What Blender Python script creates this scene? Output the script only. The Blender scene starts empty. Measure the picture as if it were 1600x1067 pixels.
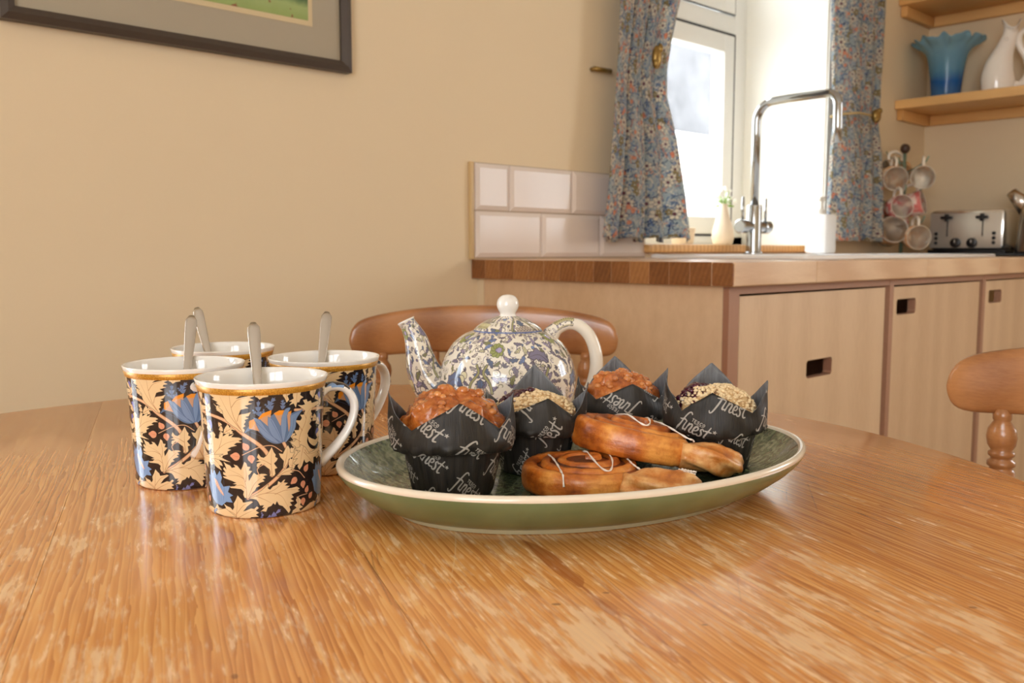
import bpy, bmesh, math, random
import numpy as np
from mathutils import Vector, Matrix
random.seed(7); RNG = np.random.default_rng(7)
S = bpy.context.scene; COL = S.collection
PI = math.pi

# ------------------------------------------------------------------ camera, world, light, exposure
YAW, PITCH, FPX = .812, .1, 1411.8
CAMP = Vector((0, -1.467, .9185))
FW = Vector((math.cos(YAW), math.sin(YAW), 0)); RT = Vector((math.sin(YAW), -math.cos(YAW), 0))
cd = bpy.data.cameras.new('camera'); cam = bpy.data.objects.new('camera', cd); COL.objects.link(cam)
cam.location = CAMP
cam.rotation_euler = (PI/2 - PITCH, 0, YAW - PI/2)
cd.sensor_width = 36; cd.lens = FPX/1600*36; cd.clip_start = .02
cd.dof.use_dof = True; cd.dof.focus_distance = .62; cd.dof.aperture_fstop = 15
S.camera = cam
S.view_settings.view_transform = 'Standard'; S.view_settings.look = 'None'
S.view_settings.gamma = 1; S.view_settings.use_curve_mapping = False
S.view_settings.exposure = 0.14
SKY = 9.0
w = bpy.data.worlds.new('world'); S.world = w; w.use_nodes = True
bgn = w.node_tree.nodes['Background']; bgn.inputs[0].default_value = (.93, .965, 1.0, 1); bgn.inputs[1].default_value = SKY
S.cycles.max_bounces = 10; S.cycles.diffuse_bounces = 6; S.cycles.glossy_bounces = 5; S.cycles.transmission_bounces = 8
S.cycles.sample_clamp_indirect = 6; S.cycles.caustics_reflective = False; S.cycles.caustics_refractive = False
S.cycles.use_denoising = True

def portal(name, loc, rot, sx, sy):
    l = bpy.data.lights.new(name, 'AREA'); l.shape = 'RECTANGLE'; l.size = sx; l.size_y = sy; l.cycles.is_portal = True
    o = bpy.data.objects.new(name, l); COL.objects.link(o); o.location = loc; o.rotation_euler = rot
def daylight(name, loc, rot, sx, sy, power, col=(1, .97, .92)):
    l = bpy.data.lights.new(name, 'AREA'); l.shape = 'RECTANGLE'; l.size = sx; l.size_y = sy; l.energy = power; l.color = col
    o = bpy.data.objects.new(name, l); COL.objects.link(o); o.location = loc; o.rotation_euler = rot
# openings: name, wall plane
WA = (1.86, 2.793, .936, 2.08)       # kitchen window in the back wall (x0,x1,z0,z1)
WL = (-.98, -.16, .30, 2.10)          # tall window in the back wall, left of the picture
WD = (-3.6, -1.8, .62, 2.2)         # wall to the left / behind the camera (y0,y1,z0,z1)
WC = (-3.0, -1.85, .95, 2.12)        # right-hand wall, out of frame (y0,y1,z0,z1)
XD, YC, XB, HC = -1.9, -3.9, 3.567, 2.45
portal('portal_kitchen', ((WA[0]+WA[1])/2, .30, (WA[2]+WA[3])/2), (-PI/2, 0, 0), WA[1]-WA[0], WA[3]-WA[2])
portal('portal_left', ((WL[0]+WL[1])/2, .30, (WL[2]+WL[3])/2), (-PI/2, 0, 0), WL[1]-WL[0], WL[3]-WL[2])
portal('portal_side', (XD-.02, (WD[0]+WD[1])/2, (WD[2]+WD[3])/2), (PI/2, 0, -PI/2), WD[1]-WD[0], WD[3]-WD[2])
portal('portal_right', (XB+.02, (WC[0]+WC[1])/2, (WC[2]+WC[3])/2), (PI/2, 0, PI/2), WC[1]-WC[0], WC[3]-WC[2])

def P3(fwd, lat, z):
    v = CAMP + FW*fwd + RT*lat; return Vector((v.x, v.y, z))

# ------------------------------------------------------------------ node helpers
def lin(r, g, b):
    f = lambda c: (c/255/12.92) if c/255 <= .04045 else ((c/255+.055)/1.055)**2.4
    return (f(r), f(g), f(b), 1)
class NT:
    def __init__(s, name):
        s.m = bpy.data.materials.new(name); s.m.use_nodes = True; s.t = s.m.node_tree
        s.b = s.t.nodes['Principled BSDF']
    def n(s, typ, **kw):
        nd = s.t.nodes.new('ShaderNode'+typ)
        for k, v in kw.items(): setattr(nd, k, v)
        return nd
    def set(s, inp, v):
        if hasattr(v, 'is_output'): s.t.links.new(v, inp)
        else: inp.default_value = v
    def coord(s, which='Object', scale=(1, 1, 1), loc=(0, 0, 0), rot=(0, 0, 0), src=None):
        mp = s.n('Mapping'); 
        if src is None: src = s.n('TexCoord').outputs[which]
        s.set(mp.inputs[0], src); mp.inputs['Scale'].default_value = scale
        s.set(mp.inputs['Location'], loc); mp.inputs['Rotation'].default_value = rot
        return mp.outputs[0]
    def noise(s, vec, scale=5, detail=4, rough=.5, dist=0):
        nd = s.n('TexNoise'); s.set(nd.inputs['Vector'], vec); nd.inputs['Scale'].default_value = scale
        nd.inputs['Detail'].default_value = detail; nd.inputs['Roughness'].default_value = rough; nd.inputs['Distortion'].default_value = dist
        return nd.outputs['Fac']
    def voro(s, vec, scale=5, feature='F1'):
        nd = s.n('TexVoronoi', feature=feature); s.set(nd.inputs['Vector'], vec); nd.inputs['Scale'].default_value = scale
        return nd.outputs['Distance']
    def wave(s, vec, scale=5, dist=2, detail=2, dscale=1, drough=.5, direction='X', prof='SIN'):
        nd = s.n('TexWave', bands_direction=direction, wave_profile=prof); s.set(nd.inputs['Vector'], vec)
        nd.inputs['Scale'].default_value = scale; nd.inputs['Distortion'].default_value = dist
        nd.inputs['Detail'].default_value = detail; nd.inputs['Detail Scale'].default_value = dscale; nd.inputs['Detail Roughness'].default_value = drough
        return nd.outputs['Fac']
    def math(s, op, a, b=0., c=0., clamp=False):
        nd = s.n('Math', operation=op, use_clamp=clamp); s.set(nd.inputs[0], a); s.set(nd.inputs[1], b); s.set(nd.inputs[2], c)
        return nd.outputs[0]
    def ramp(s, fac, stops, interp='LINEAR'):
        nd = s.n('ValToRGB'); s.set(nd.inputs[0], fac); cr = nd.color_ramp; cr.interpolation = interp
        while len(cr.elements) < len(stops): cr.elements.new(.5)
        for e, (p, c) in zip(cr.elements, stops):
            e.position = p; e.color = c if hasattr(c, '__len__') else (c, c, c, 1)
        return nd.outputs[0]
    def mix(s, fac, a, b, mode='MIX'):
        nd = s.n('Mix', data_type='RGBA', blend_type=mode); s.set(nd.inputs[0], fac); s.set(nd.inputs[6], a); s.set(nd.inputs[7], b)
        return nd.outputs[2]
    def bump(s, h, strength=.3, dist=.001, normal=None):
        nd = s.n('Bump'); s.set(nd.inputs['Height'], h); nd.inputs['Strength'].default_value = strength; nd.inputs['Distance'].default_value = dist
        if normal is not None: s.set(nd.inputs['Normal'], normal)
        return nd.outputs[0]
    def img(s, image, vec=None, ext='REPEAT'):
        nd = s.n('TexImage'); nd.image = image; nd.extension = ext
        if vec is not None: s.set(nd.inputs[0], vec)
        return nd
    def out(s, color=None, rough=None, metal=None, normal=None, **kw):
        b = s.b
        if color is not None: s.set(b.inputs['Base Color'], color)
        if rough is not None: s.set(b.inputs['Roughness'], rough)
        if metal is not None: s.set(b.inputs['Metallic'], metal)
        if normal is not None: s.set(b.inputs['Normal'], normal)
        for k, v in kw.items(): s.set(b.inputs[k.replace('_', ' ')], v)
        return s.m
def plain(name, col, rough=.5, metal=0, var=.04, nscale=30, bump=0, **kw):
    t = NT(name); v = t.coord(); f = t.noise(v, nscale, 3)
    c = t.mix(f, tuple(x*(1-var) for x in col[:3])+(1,), tuple(min(1, x*(1+var)) for x in col[:3])+(1,))
    n = t.bump(t.noise(v, nscale*8, 3), bump, .001) if bump else None
    return t.out(c, rough, metal, n, **kw)

# ------------------------------------------------------------------ mesh helpers
def mk(name, verts, faces, mat=None, parent=None, smooth=True, uvs=None, mats=None, fmat=None, loc=None, rot=None, autosmooth=None):
    me = bpy.data.meshes.new(name); me.from_pydata([tuple(v) for v in verts], [], faces); me.update()
    if mats:
        for m in mats: me.materials.append(m)
    elif mat: me.materials.append(mat)
    if fmat is not None: me.polygons.foreach_set('material_index', fmat)
    me.polygons.foreach_set('use_smooth', [bool(smooth)]*len(me.polygons))
    if uvs is not None:
        ul = me.uv_layers.new(name='UVMap'); li = np.empty(len(me.loops), int); me.loops.foreach_get('vertex_index', li)
        if callable(uvs): pass
        else:
            arr = np.asarray(uvs, float)
            if len(arr) == len(me.loops): ul.data.foreach_set('uv', arr.ravel())
            else: ul.data.foreach_set('uv', arr[li].ravel())
    if autosmooth:
        try: me.set_sharp_from_angle(angle=math.radians(autosmooth))
        except Exception: pass
    o = bpy.data.objects.new(name, me); COL.objects.link(o)
    if parent is not None: o.parent = parent
    if loc is not None: o.location = loc
    if rot is not None: o.rotation_euler = rot
    return o
def recalc(o):
    bm = bmesh.new(); bm.from_mesh(o.data); bmesh.ops.recalc_face_normals(bm, faces=bm.faces); bm.to_mesh(o.data); bm.free(); return o
def empty(name, label, cat, loc=(0, 0, 0), rz=0, group=None):
    o = bpy.data.objects.new(name, None); COL.objects.link(o); o.location = loc; o.rotation_euler = (0, 0, rz)
    o.empty_display_size = .05
    return tag(o, label, cat, group)
def tag(o, label, cat, group=None):
    o['label'] = label; o['category'] = cat
    if group: o['group'] = group
    return o
def struct(o): o['kind'] = 'structure'; return o
class MB:
    def __init__(s): s.v = []; s.f = []
    def add(s, v, f):
        n = len(s.v); s.v += [tuple(x) for x in v]; s.f += [tuple(i+n for i in q) for q in f]; return s
    def box(s, x0, x1, y0, y1, z0, z1, b=0):
        if b <= 0:
            v = [(x, y, z) for x in (x0, x1) for y in (y0, y1) for z in (z0, z1)]
            return s.add(v, [(0, 1, 3, 2), (4, 6, 7, 5), (0, 4, 5, 1), (2, 3, 7, 6), (0, 2, 6, 4), (1, 5, 7, 3)])
        bm = bmesh.new(); bmesh.ops.create_cube(bm, size=1)
        for q in bm.verts: q.co = Vector((x0+(q.co.x+.5)*(x1-x0), y0+(q.co.y+.5)*(y1-y0), z0+(q.co.z+.5)*(z1-z0)))
        bmesh.ops.bevel(bm, geom=bm.edges[:], offset=b, segments=2, affect='EDGES', profile=.5)
        bm.verts.index_update(); s.add([q.co for q in bm.verts], [[q.index for q in f.verts] for f in bm.faces]); bm.free(); return s
    def rings(s, rings, close=True, cap0=True, cap1=True):
        n = len(rings[0]); v = [p for r in rings for p in r]; f = []
        for i in range(len(rings)-1):
            for j in range(n if close else n-1):
                k = (j+1) % n; f.append((i*n+j, i*n+k, (i+1)*n+k, (i+1)*n+j))
        if cap0: f.append(tuple(range(n-1, -1, -1)))
        if cap1: f.append(tuple((len(rings)-1)*n+j for j in range(n)))
        return s.add(v, f)
    def tube(s, pts, rad, n=12, ell=1.0, up=(0, 0, 1), cap=True):
        pts = [Vector(p) for p in pts]; rr = rad if hasattr(rad, '__len__') else [rad]*len(pts); R = []; pu = Vector(up)
        for i, p in enumerate(pts):
            t = (pts[min(i+1, len(pts)-1)]-pts[max(i-1, 0)]).normalized()
            a = t.cross(pu)
            if a.length < 1e-4: a = t.cross(Vector((1, .3, .2)))
            a.normalize(); b = a.cross(t).normalized(); pu = b
            R.append([p + a*math.cos(q)*rr[i]*ell + b*math.sin(q)*rr[i] for q in [2*PI*k/n for k in range(n)]])
        return s.rings(R, cap0=cap, cap1=cap)
    def lathe(s, prof, n=32, c=(0, 0, 0), M=None):
        R = []
        for r, z in prof:
            ring = [Vector((r*math.cos(2*PI*k/n), r*math.sin(2*PI*k/n), z)) for k in range(n)]
            R.append([(M @ p if M else p)+Vector(c) for p in ring])
        return s.rings(R, cap0=prof[0][0] > 1e-4, cap1=prof[-1][0] > 1e-4)
    def ball(s, c, r, n=12, m=8, sc=(1, 1, 1)):
        pr = [(r*math.sin(PI*i/m)+1e-5, -r*math.cos(PI*i/m)) for i in range(m+1)]
        R = [[Vector((q*math.cos(2*PI*k/n)*sc[0], q*math.sin(2*PI*k/n)*sc[1], z*sc[2]))+Vector(c) for k in range(n)] for q, z in pr]
        return s.rings(R, cap0=False, cap1=False)
    def build(s, name, mat, parent=None, smooth=False, auto=None, **kw):
        return mk(name, s.v, s.f, mat, parent, smooth or auto is not None, autosmooth=auto, **kw)
def spline(pts, n=40):
    """Catmull-Rom through points (any dimension)."""
    P = np.array(pts, float); P = np.vstack([2*P[0]-P[1], P, 2*P[-1]-P[-2]]); out = []
    m = len(P)-3
    for i in range(n):
        t = i/(n-1)*m; k = min(int(t), m-1); u = t-k; a, b, c, d = P[k:k+4]
        out.append(.5*((2*b)+(-a+c)*u+(2*a-5*b+4*c-d)*u*u+(-a+3*b-3*c+d)*u**3))
    return np.array(out)

# ------------------------------------------------------------------ flat print painter (numpy) for transfers, cloth and paper print
class Canvas:
    def __init__(s, w, h, bg, wrapx=False, wrapy=False):
        s.w, s.h = w, h; s.a = np.empty((h, w, 3), np.float32); s.a[:] = np.array(bg, np.float32)/255; s.wx, s.wy = wrapx, wrapy
    def _off(s, x0, x1, y0, y1):
        ox = [0]; oy = [0]
        if s.wx: ox = [k*s.w for k in (-1, 0, 1) if x1+k*s.w > 0 and x0+k*s.w < s.w]
        if s.wy: oy = [k*s.h for k in (-1, 0, 1) if y1+k*s.h > 0 and y0+k*s.h < s.h]
        return [(a, b) for a in ox for b in oy]
    def poly(s, P, col):
        P = np.asarray(P, float); c = np.array(col, np.float32)/255
        for ox, oy in s._off(P[:, 0].min(), P[:, 0].max(), P[:, 1].min(), P[:, 1].max()):
            Q = P+[ox, oy]
            x0, x1 = max(0, int(Q[:, 0].min())), min(s.w, int(Q[:, 0].max())+2); y0, y1 = max(0, int(Q[:, 1].min())), min(s.h, int(Q[:, 1].max())+2)
            if x1 <= x0 or y1 <= y0: continue
            X = np.arange(x0, x1)+.5; Y = np.arange(y0, y1)+.5; m = np.zeros((len(Y), len(X)), bool)
            for (ax, ay), (bx, by) in zip(Q, np.roll(Q, -1, 0)):
                if ay == by: continue
                cnd = (ay > Y) != (by > Y)
                if not cnd.any(): continue
                xi = ax+(Y[cnd]-ay)*(bx-ax)/(by-ay); m[cnd] ^= X[None, :] < xi[:, None]
            s.a[y0:y1, x0:x1][m] = c
    def stroke(s, pts, wd, col):
        pts = np.asarray(pts, float); c = np.array(col, np.float32)/255
        W = np.full(len(pts), wd) if not hasattr(wd, '__len__') else np.interp(np.linspace(0, 1, len(pts)), np.linspace(0, 1, len(wd)), wd)
        for i in range(len(pts)-1):
            a, b = pts[i], pts[i+1]; r0, r1 = W[i]/2, W[i+1]/2; r = max(r0, r1)+1
            for ox, oy in s._off(min(a[0], b[0])-r, max(a[0], b[0])+r, min(a[1], b[1])-r, max(a[1], b[1])+r):
                A = a+[ox, oy]; B = b+[ox, oy]
                x0, x1 = max(0, int(min(A[0], B[0])-r)), min(s.w, int(max(A[0], B[0])+r)+1); y0, y1 = max(0, int(min(A[1], B[1])-r)), min(s.h, int(max(A[1], B[1])+r)+1)
                if x1 <= x0 or y1 <= y0: continue
                X, Y = np.meshgrid(np.arange(x0, x1)+.5, np.arange(y0, y1)+.5); d = B-A; L = d@d+1e-9
                t = np.clip(((X-A[0])*d[0]+(Y-A[1])*d[1])/L, 0, 1)
                m = np.hypot(X-A[0]-t*d[0], Y-A[1]-t*d[1]) < r0+(r1-r0)*t
                s.a[y0:y1, x0:x1][m] = c
    def disc(s, x, y, r, col, ry=None, ang=0):
        t = np.linspace(0, 2*PI, 18)[:-1]; ry = ry or r; ca, sa = math.cos(ang), math.sin(ang)
        s.poly(np.c_[x+r*np.cos(t)*ca-ry*np.sin(t)*sa, y+r*np.cos(t)*sa+ry*np.sin(t)*ca], col)
    def image(s, name):
        a = s.a[:s.h//2*2, :s.w//2*2]; a = (a[0::2, 0::2]+a[1::2, 0::2]+a[0::2, 1::2]+a[1::2, 1::2])/4
        h, w_ = a.shape[:2]; im = bpy.data.images.new(name, w_, h, alpha=False)
        px = np.ones((h, w_, 4), np.float32); px[..., :3] = a[::-1]; im.pixels.foreach_set(px.ravel()); im.pack(); return im
def leaf(mid, W, lobes=5, teeth=.35, asym=1.0, n=None, tipw=.12):
    """outline of a serrated acanthus-like leaf along a midrib (pixel space)."""
    M = spline(mid, 40); d = np.gradient(M, axis=0); d /= np.linalg.norm(d, axis=1)[:, None]+1e-9; N = np.c_[-d[:, 1], d[:, 0]]
    at = lambda t: (np.array([np.interp(t*39, np.arange(40), M[:, k]) for k in (0, 1)]), np.array([np.interp(t*39, np.arange(40), d[:, k]) for k in (0, 1)]), np.array([np.interp(t*39, np.arange(40), N[:, k]) for k in (0, 1)]))
    def wd(t): return W*(math.sin(PI*min(1, .08+t*.92))**.6)*(1-.35*t)
    side = []
    for sg in (1, -1):
        pts = []
        for i in range(lobes):
            t0, t1 = .06+.9*i/lobes, .06+.9*(i+1)/lobes; h = (wd((t0+t1)/2))*(asym if sg < 0 else 1)
            dt = (t1-t0)
            for u, k in ((-.02, .20), (.16, .66), (.20, .56), (.40, .92), (.43, .80), (.74, 1.22), (.70, .86), (.90, .70), (.84, .46), (.93, .22)):
                p, dd, nn = at(min(1, t0+dt*u)); pts.append(p+sg*nn*h*k+dd*h*.30*k*k)
        side.append(pts)
    tip = M[-1]+d[-1]*W*tipw*2
    return np.array([M[0]]+side[0]+[tip]+side[1][::-1])
def leafp(c, mid, W, fill, vein, lobes=5, vw=6, side=True, asym=1.0):
    c.poly(leaf(mid, W, lobes, asym=asym), fill)
    M = spline(mid, 24); c.stroke(M[:-2], [vw, 1.5], vein)
    if side:
        d = np.gradient(M, axis=0); d /= np.linalg.norm(d, axis=1)[:, None]; 
        for i in range(3, 20, 4):
            for sg in (1, -1):
                nn = np.array([-d[i][1], d[i][0]])*sg; h = W*math.sin(PI*i/24)**.6*.75
                q = spline([M[i], M[i]+nn*h*.5+d[i]*h*.35, M[i]+nn*h*.75+d[i]*h*.9], 8); c.stroke(q, [vw*.55, 1], vein)

# ------------------------------------------------------------------ prints
def mug_print():
    W = H = 2048; c = Canvas(W, H, (44, 36, 36), wrapx=True)
    CR, CV, BL, BD, PK = (233, 205, 160), (178, 128, 92), (112, 138, 184), (78, 98, 142), (226, 160, 126)
    def q(p):
        out = []
        for x, y in p:
            X = 310+x/7.62; Y = 560+y/7.62; R = np.interp(Y, [603, 691, 798], [97, 91, 83.7]); sn = (X-414.5)/R
            ph = math.asin(max(-1, min(1, sn))) if abs(sn) <= 1 else math.copysign(PI/2+(abs(sn)-1), sn)
            e = 13.5+(Y-603)/203*5; v = (Y+e*(1-math.cos(ph))-603)/203.6
            out.append(((ph+PI/3)/(2*PI/3)*W, v*H))
        return np.array(out)
    K = 1.22
    def L(mid, w, lobes=5, fill=CR, vein=CV, vw=9, side=True, asym=1.):
        P = leaf(q(mid), w*K, lobes, asym=asym); c.stroke(np.vstack([P, P[:1]]), 10, (44, 36, 36)); leafp(c, q(mid), w*K, fill, vein, lobes, vw, side, asym)
    # stems
    def stem(p, w, col=(228, 186, 146), edge=(176, 122, 88)):
        s = spline(q(p), 40); c.stroke(s, [a*K*1.15 for a in w], edge); c.stroke(s, [a*K*.85 for a in w], col)
    for x, y, r in ((170, 380, 40), (205, 670, 44), (190, 840, 42), (1330, 640, 30)): c.disc(*q([(x, y)])[0], r*K, (112, 118, 190), ry=r*K*1.5)
    L([(1500, 720), (1560, 560), (1500, 380)], 90, 4); L([(60, 1200), (90, 900), (40, 700)], 90, 4)
    L([(150, 560), (190, 470), (120, 340)], 70, 3); L([(220, 760), (150, 640), (90, 560)], 60, 3)
    stem([(60, 440), (330, 600), (570, 800), (760, 960), (850, 1110), (875, 1330)], [34, 40, 44, 46, 48, 50])
    stem([(1010, 920), (1055, 1060), (1040, 1200), (960, 1330), (800, 1480), (610, 1600)], [40, 34, 36, 42, 46, 44])
    def T(P, veins, dy=914, fill=CR):
        Q = q([(x, y+dy) for x, y in P]); c.stroke(np.vstack([Q, Q[:1]]), 9, (44, 36, 36)); c.poly(Q, fill)
        for v in veins: c.stroke(spline(q([(x, y+dy) for x, y in v]), 20), [9, 6, 2], CV)
    L([(300, 640), (330, 720), (310, 860)], 40, 3)
    T([(575, 785), (540, 762), (500, 722), (455, 690), (430, 668), (398, 636), (372, 596), (358, 556), (355, 505), (308, 455), (332, 450), (278, 405), (302, 398), (238, 355), (265, 348), (218, 300), (250, 240), (430, 200), (690, 200), (705, 338), (655, 358), (702, 386), (648, 396), (640, 416), (684, 430), (628, 446), (598, 452), (642, 482), (590, 490), (552, 502), (528, 566), (560, 556), (610, 550), (664, 532), (640, 580), (600, 590), (638, 610), (594, 626), (606, 648), (584, 682), (604, 702), (572, 722), (592, 752), (583, 782)], [[(572, 782), (480, 600), (440, 400), (440, 210)], [(545, 740), (430, 560), (330, 330)], [(510, 640), (540, 560), (640, 545)], [(450, 470), (520, 380), (640, 350)]], 0)
    c.poly(q([(505, 362), (545, 334), (600, 326), (640, 336), (575, 346)]), (44, 36, 36))
    T([(240, 760), (265, 800), (258, 835), (300, 850), (318, 790), (336, 765), (352, 780), (348, 822), (402, 786), (424, 782), (412, 822), (470, 800), (442, 832), (530, 842), (562, 862), (520, 882), (558, 905), (500, 905), (470, 925), (505, 940), (440, 955), (400, 975), (440, 990), (398, 1010), (402, 1044), (345, 1060), (335, 1104), (300, 1110), (330, 1150), (345, 1190), (300, 1175), (333, 1244), (272, 1200), (240, 1160), (212, 1180), (182, 1112), (150, 1080), (165, 1000), (200, 920), (180, 860), (215, 830), (200, 780)], [[(205, 1140), (270, 1010), (380, 910), (540, 868)], [(250, 1040), (225, 900), (228, 790)], [(230, 1090), (290, 1150), (325, 1220)], [(300, 980), (330, 880), (345, 800)]], 0)
    T([(620, 690), (575, 680), (560, 640), (570, 600), (540, 570), (490, 560), (430, 552), (412, 535), (470, 530), (495, 510), (448, 500), (490, 488), (440, 462), (400, 444), (356, 424), (342, 404), (390, 408), (348, 380), (346, 350), (376, 360), (348, 312), (358, 290), (386, 322), (364, 252), (352, 222), (386, 250), (422, 268), (442, 300), (480, 292), (462, 258), (502, 274), (526, 310), (542, 332), (560, 290), (580, 228), (602, 250), (612, 290), (644, 298), (626, 340), (664, 350), (640, 382), (620, 402), (626, 472), (660, 410), (680, 372), (712, 400), (760, 390), (800, 394), (826, 410), (780, 420), (804, 450), (770, 460), (794, 486), (750, 500), (720, 520), (744, 540), (702, 560), (690, 592), (660, 622), (642, 652)], [[(600, 688), (592, 540), (550, 410), (400, 310)], [(590, 480), (600, 380), (582, 270)], [(618, 670), (680, 520), (780, 416)], [(570, 440), (500, 400), (400, 395)], [(590, 560), (540, 520), (450, 535)]])
    T([(615, 692), (700, 640), (760, 600), (800, 560), (832, 526), (826, 580), (850, 598), (880, 560), (930, 540), (940, 498), (970, 522), (1000, 488), (1018, 482), (1000, 520), (1046, 530), (1010, 560), (1066, 570), (1030, 600), (1080, 600), (1144, 588), (1176, 618), (1150, 636), (1178, 650), (1120, 670), (1080, 682), (1106, 720), (1070, 738), (1106, 772), (1060, 780), (1086, 822), (1052, 832), (1066, 880), (1045, 920), (1010, 860), (980, 820), (940, 800), (920, 750), (900, 796), (880, 770), (860, 802), (820, 820), (800, 874), (760, 862), (736, 872), (790, 820), (758, 820), (780, 790), (738, 790), (720, 742), (700, 712), (660, 700)], [[(618, 692), (800, 640), (960, 680), (1050, 860)], [(790, 642), (900, 600), (1010, 500)], [(900, 660), (1020, 620), (1150, 628)], [(700, 668), (790, 720), (860, 770)]])
    T([(470, 965), (430, 942), (390, 930), (335, 935), (332, 880), (296, 872), (322, 850), (288, 822), (276, 788), (320, 808), (352, 830), (370, 800), (346, 748), (382, 780), (420, 800), (442, 832), (460, 800), (454, 752), (480, 702), (500, 646), (522, 680), (548, 708), (556, 740), (590, 738), (644, 728), (664, 740), (626, 770), (600, 792), (580, 822), (556, 852), (590, 842), (640, 820), (674, 830), (704, 798), (724, 820), (690, 850), (726, 880), (690, 902), (724, 930), (640, 932), (600, 975)], [[(478, 960), (488, 830), (502, 690)], [(480, 900), (420, 850), (300, 800)], [(486, 880), (560, 780), (650, 738)], [(490, 940), (590, 880), (700, 830)]])
    T([(1290, 1140), (1195, 1110), (1160, 1040), (1120, 1052), (1152, 1000), (1108, 960), (1082, 925), (1130, 930), (1164, 900), (1106, 880), (1120, 858), (1162, 850), (1136, 786), (1190, 790), (1202, 740), (1150, 664), (1212, 670), (1232, 640), (1212, 598), (1252, 600), (1272, 550), (1238, 520), (1186, 474), (1240, 480), (1272, 470), (1246, 416), (1292, 408), (1302, 440), (1344, 428), (1352, 460), (1430, 440), (1452, 470), (1400, 500), (1362, 522), (1340, 562), (1354, 600), (1330, 640), (1348, 682), (1320, 722), (1342, 760), (1310, 802), (1290, 842), (1300, 882), (1340, 912), (1384, 932), (1428, 896), (1402, 960), (1436, 984), (1384, 1044), (1346, 1066)], [[(1215, 1120), (1190, 900), (1270, 700), (1310, 560), (1430, 452)], [(1205, 940), (1150, 900), (1100, 920)], [(1230, 800), (1200, 740), (1170, 676)], [(1210, 1020), (1290, 1080), (1400, 1000)], [(1280, 650), (1250, 560), (1210, 490)]], 0)
    T([(1300, 180), (1480, 60), (1462, 100), (1486, 132), (1440, 150), (1400, 180), (1424, 212), (1352, 240), (1346, 324), (1302, 280), (1270, 300), (1250, 290), (1240, 250), (1212, 332), (1180, 378), (1158, 330), (1176, 300), (1140, 312), (1116, 290), (1166, 230), (1112, 240), (1152, 190), (1172, 160), (1200, 140), (1156, 122), (1128, 110), (1196, 90), (1204, 60), (1260, 100)], [[(1240, 80), (1210, 200), (1182, 360)], [(1250, 130), (1300, 190), (1440, 150)], [(1240, 160), (1290, 230), (1335, 300)]])
    c.poly(spline(q([(1290, 880), (1310, 960), (1370, 1010), (1420, 960), (1400, 1040), (1330, 1040), (1285, 960), (1290, 880)]), 30), (44, 36, 36))
    T([(850, 426), (862, 380), (850, 340), (820, 312), (800, 290), (762, 270), (732, 300), (738, 334), (712, 290), (718, 258), (760, 242), (706, 230), (740, 214), (718, 180), (733, 136), (760, 180), (790, 192), (820, 170), (850, 122), (880, 64), (902, 130), (922, 160), (916, 190), (944, 210), (930, 240), (900, 270), (916, 300), (936, 330), (906, 342), (912, 400), (900, 426)], [[(876, 420), (870, 260), (880, 100)], [(866, 280), (800, 230), (740, 200)]])
    T([(1000, 330), (1010, 250), (974, 200), (956, 148), (1000, 160), (1020, 120), (1040, 78), (1062, 56), (1082, 110), (1082, 150), (1134, 158), (1100, 210), (1062, 232), (1050, 282), (1012, 344)], [[(1010, 320), (1040, 200), (1056, 90)]])
    T([(928, 432), (1010, 360), (1060, 338), (1104, 348), (1075, 370), (1134, 364), (1090, 390), (1124, 396), (1070, 410), (1094, 432), (1040, 430), (980, 424), (940, 444)], [[(940, 436), (1020, 390), (1110, 372)]])
    T([(1000, 220), (1095, 220), (1102, 330), (1070, 350), (1088, 400), (1060, 436), (1040, 380), (1020, 350)], [[(1050, 230), (1060, 410)]], 0); T([(1130, 220), (1235, 220), (1215, 350), (1254, 380), (1220, 400), (1204, 440), (1180, 440), (1162, 504), (1140, 450), (1086, 472), (1120, 430), (1086, 420), (1140, 390), (1130, 350)], [[(1180, 230), (1170, 480)]], 0)
    T([(700, 220), (870, 220), (856, 352), (800, 360), (762, 384), (740, 356), (716, 346)], [[(780, 240), (765, 370)]], 0); T([(1330, 220), (1420, 220), (1400, 330), (1370, 400), (1330, 340)], [[(1380, 230), (1370, 380)]], 0)
    T([(1150, 716), (1194, 780), (1172, 830), (1206, 860), (1160, 882), (1186, 912), (1120, 924), (1076, 936), (1090, 890), (1134, 860), (1108, 830), (1142, 800), (1128, 760)], [[(1150, 740), (1150, 850), (1100, 920)]]); T([(1286, 856), (1330, 798), (1350, 832), (1380, 760), (1390, 726), (1402, 780), (1432, 738), (1444, 800), (1420, 842), (1360, 856), (1306, 874)], [[(1310, 860), (1420, 760)]])
    T([(150, 830), (190, 780), (230, 800), (262, 850), (230, 900), (250, 940), (180, 950), (140, 900)], [[(150, 930), (210, 820)]])
    for p in ([(560, 1060), (640, 1020), (740, 975), (880, 960), (990, 1040)], [(740, 1330), (720, 1240), (800, 1180)], [(1090, 1290), (1170, 1310), (1235, 1400)], [(1140, 1640), (1200, 1620), (1260, 1610)]):
        stem(p, [10, 10, 10])
    def bud(x, y, r, a):
        P = q([(x, y)])[0]; t = np.linspace(0, 2*PI, 24); rr = r*K*(1+.55*np.exp(-((t-PI)**2)/.12)); rr[:6] *= .95
        pts = np.c_[P[0]+rr*np.cos(t+a), P[1]+rr*np.sin(t+a)]; c.poly(pts, PK)
        c.stroke(spline([P+[r*K*.9*math.cos(a), r*K*.9*math.sin(a)], P, P-[r*K*.8*math.cos(a+.3), r*K*.8*math.sin(a+.3)]], 8), [5, 2], (186, 108, 84))
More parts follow.
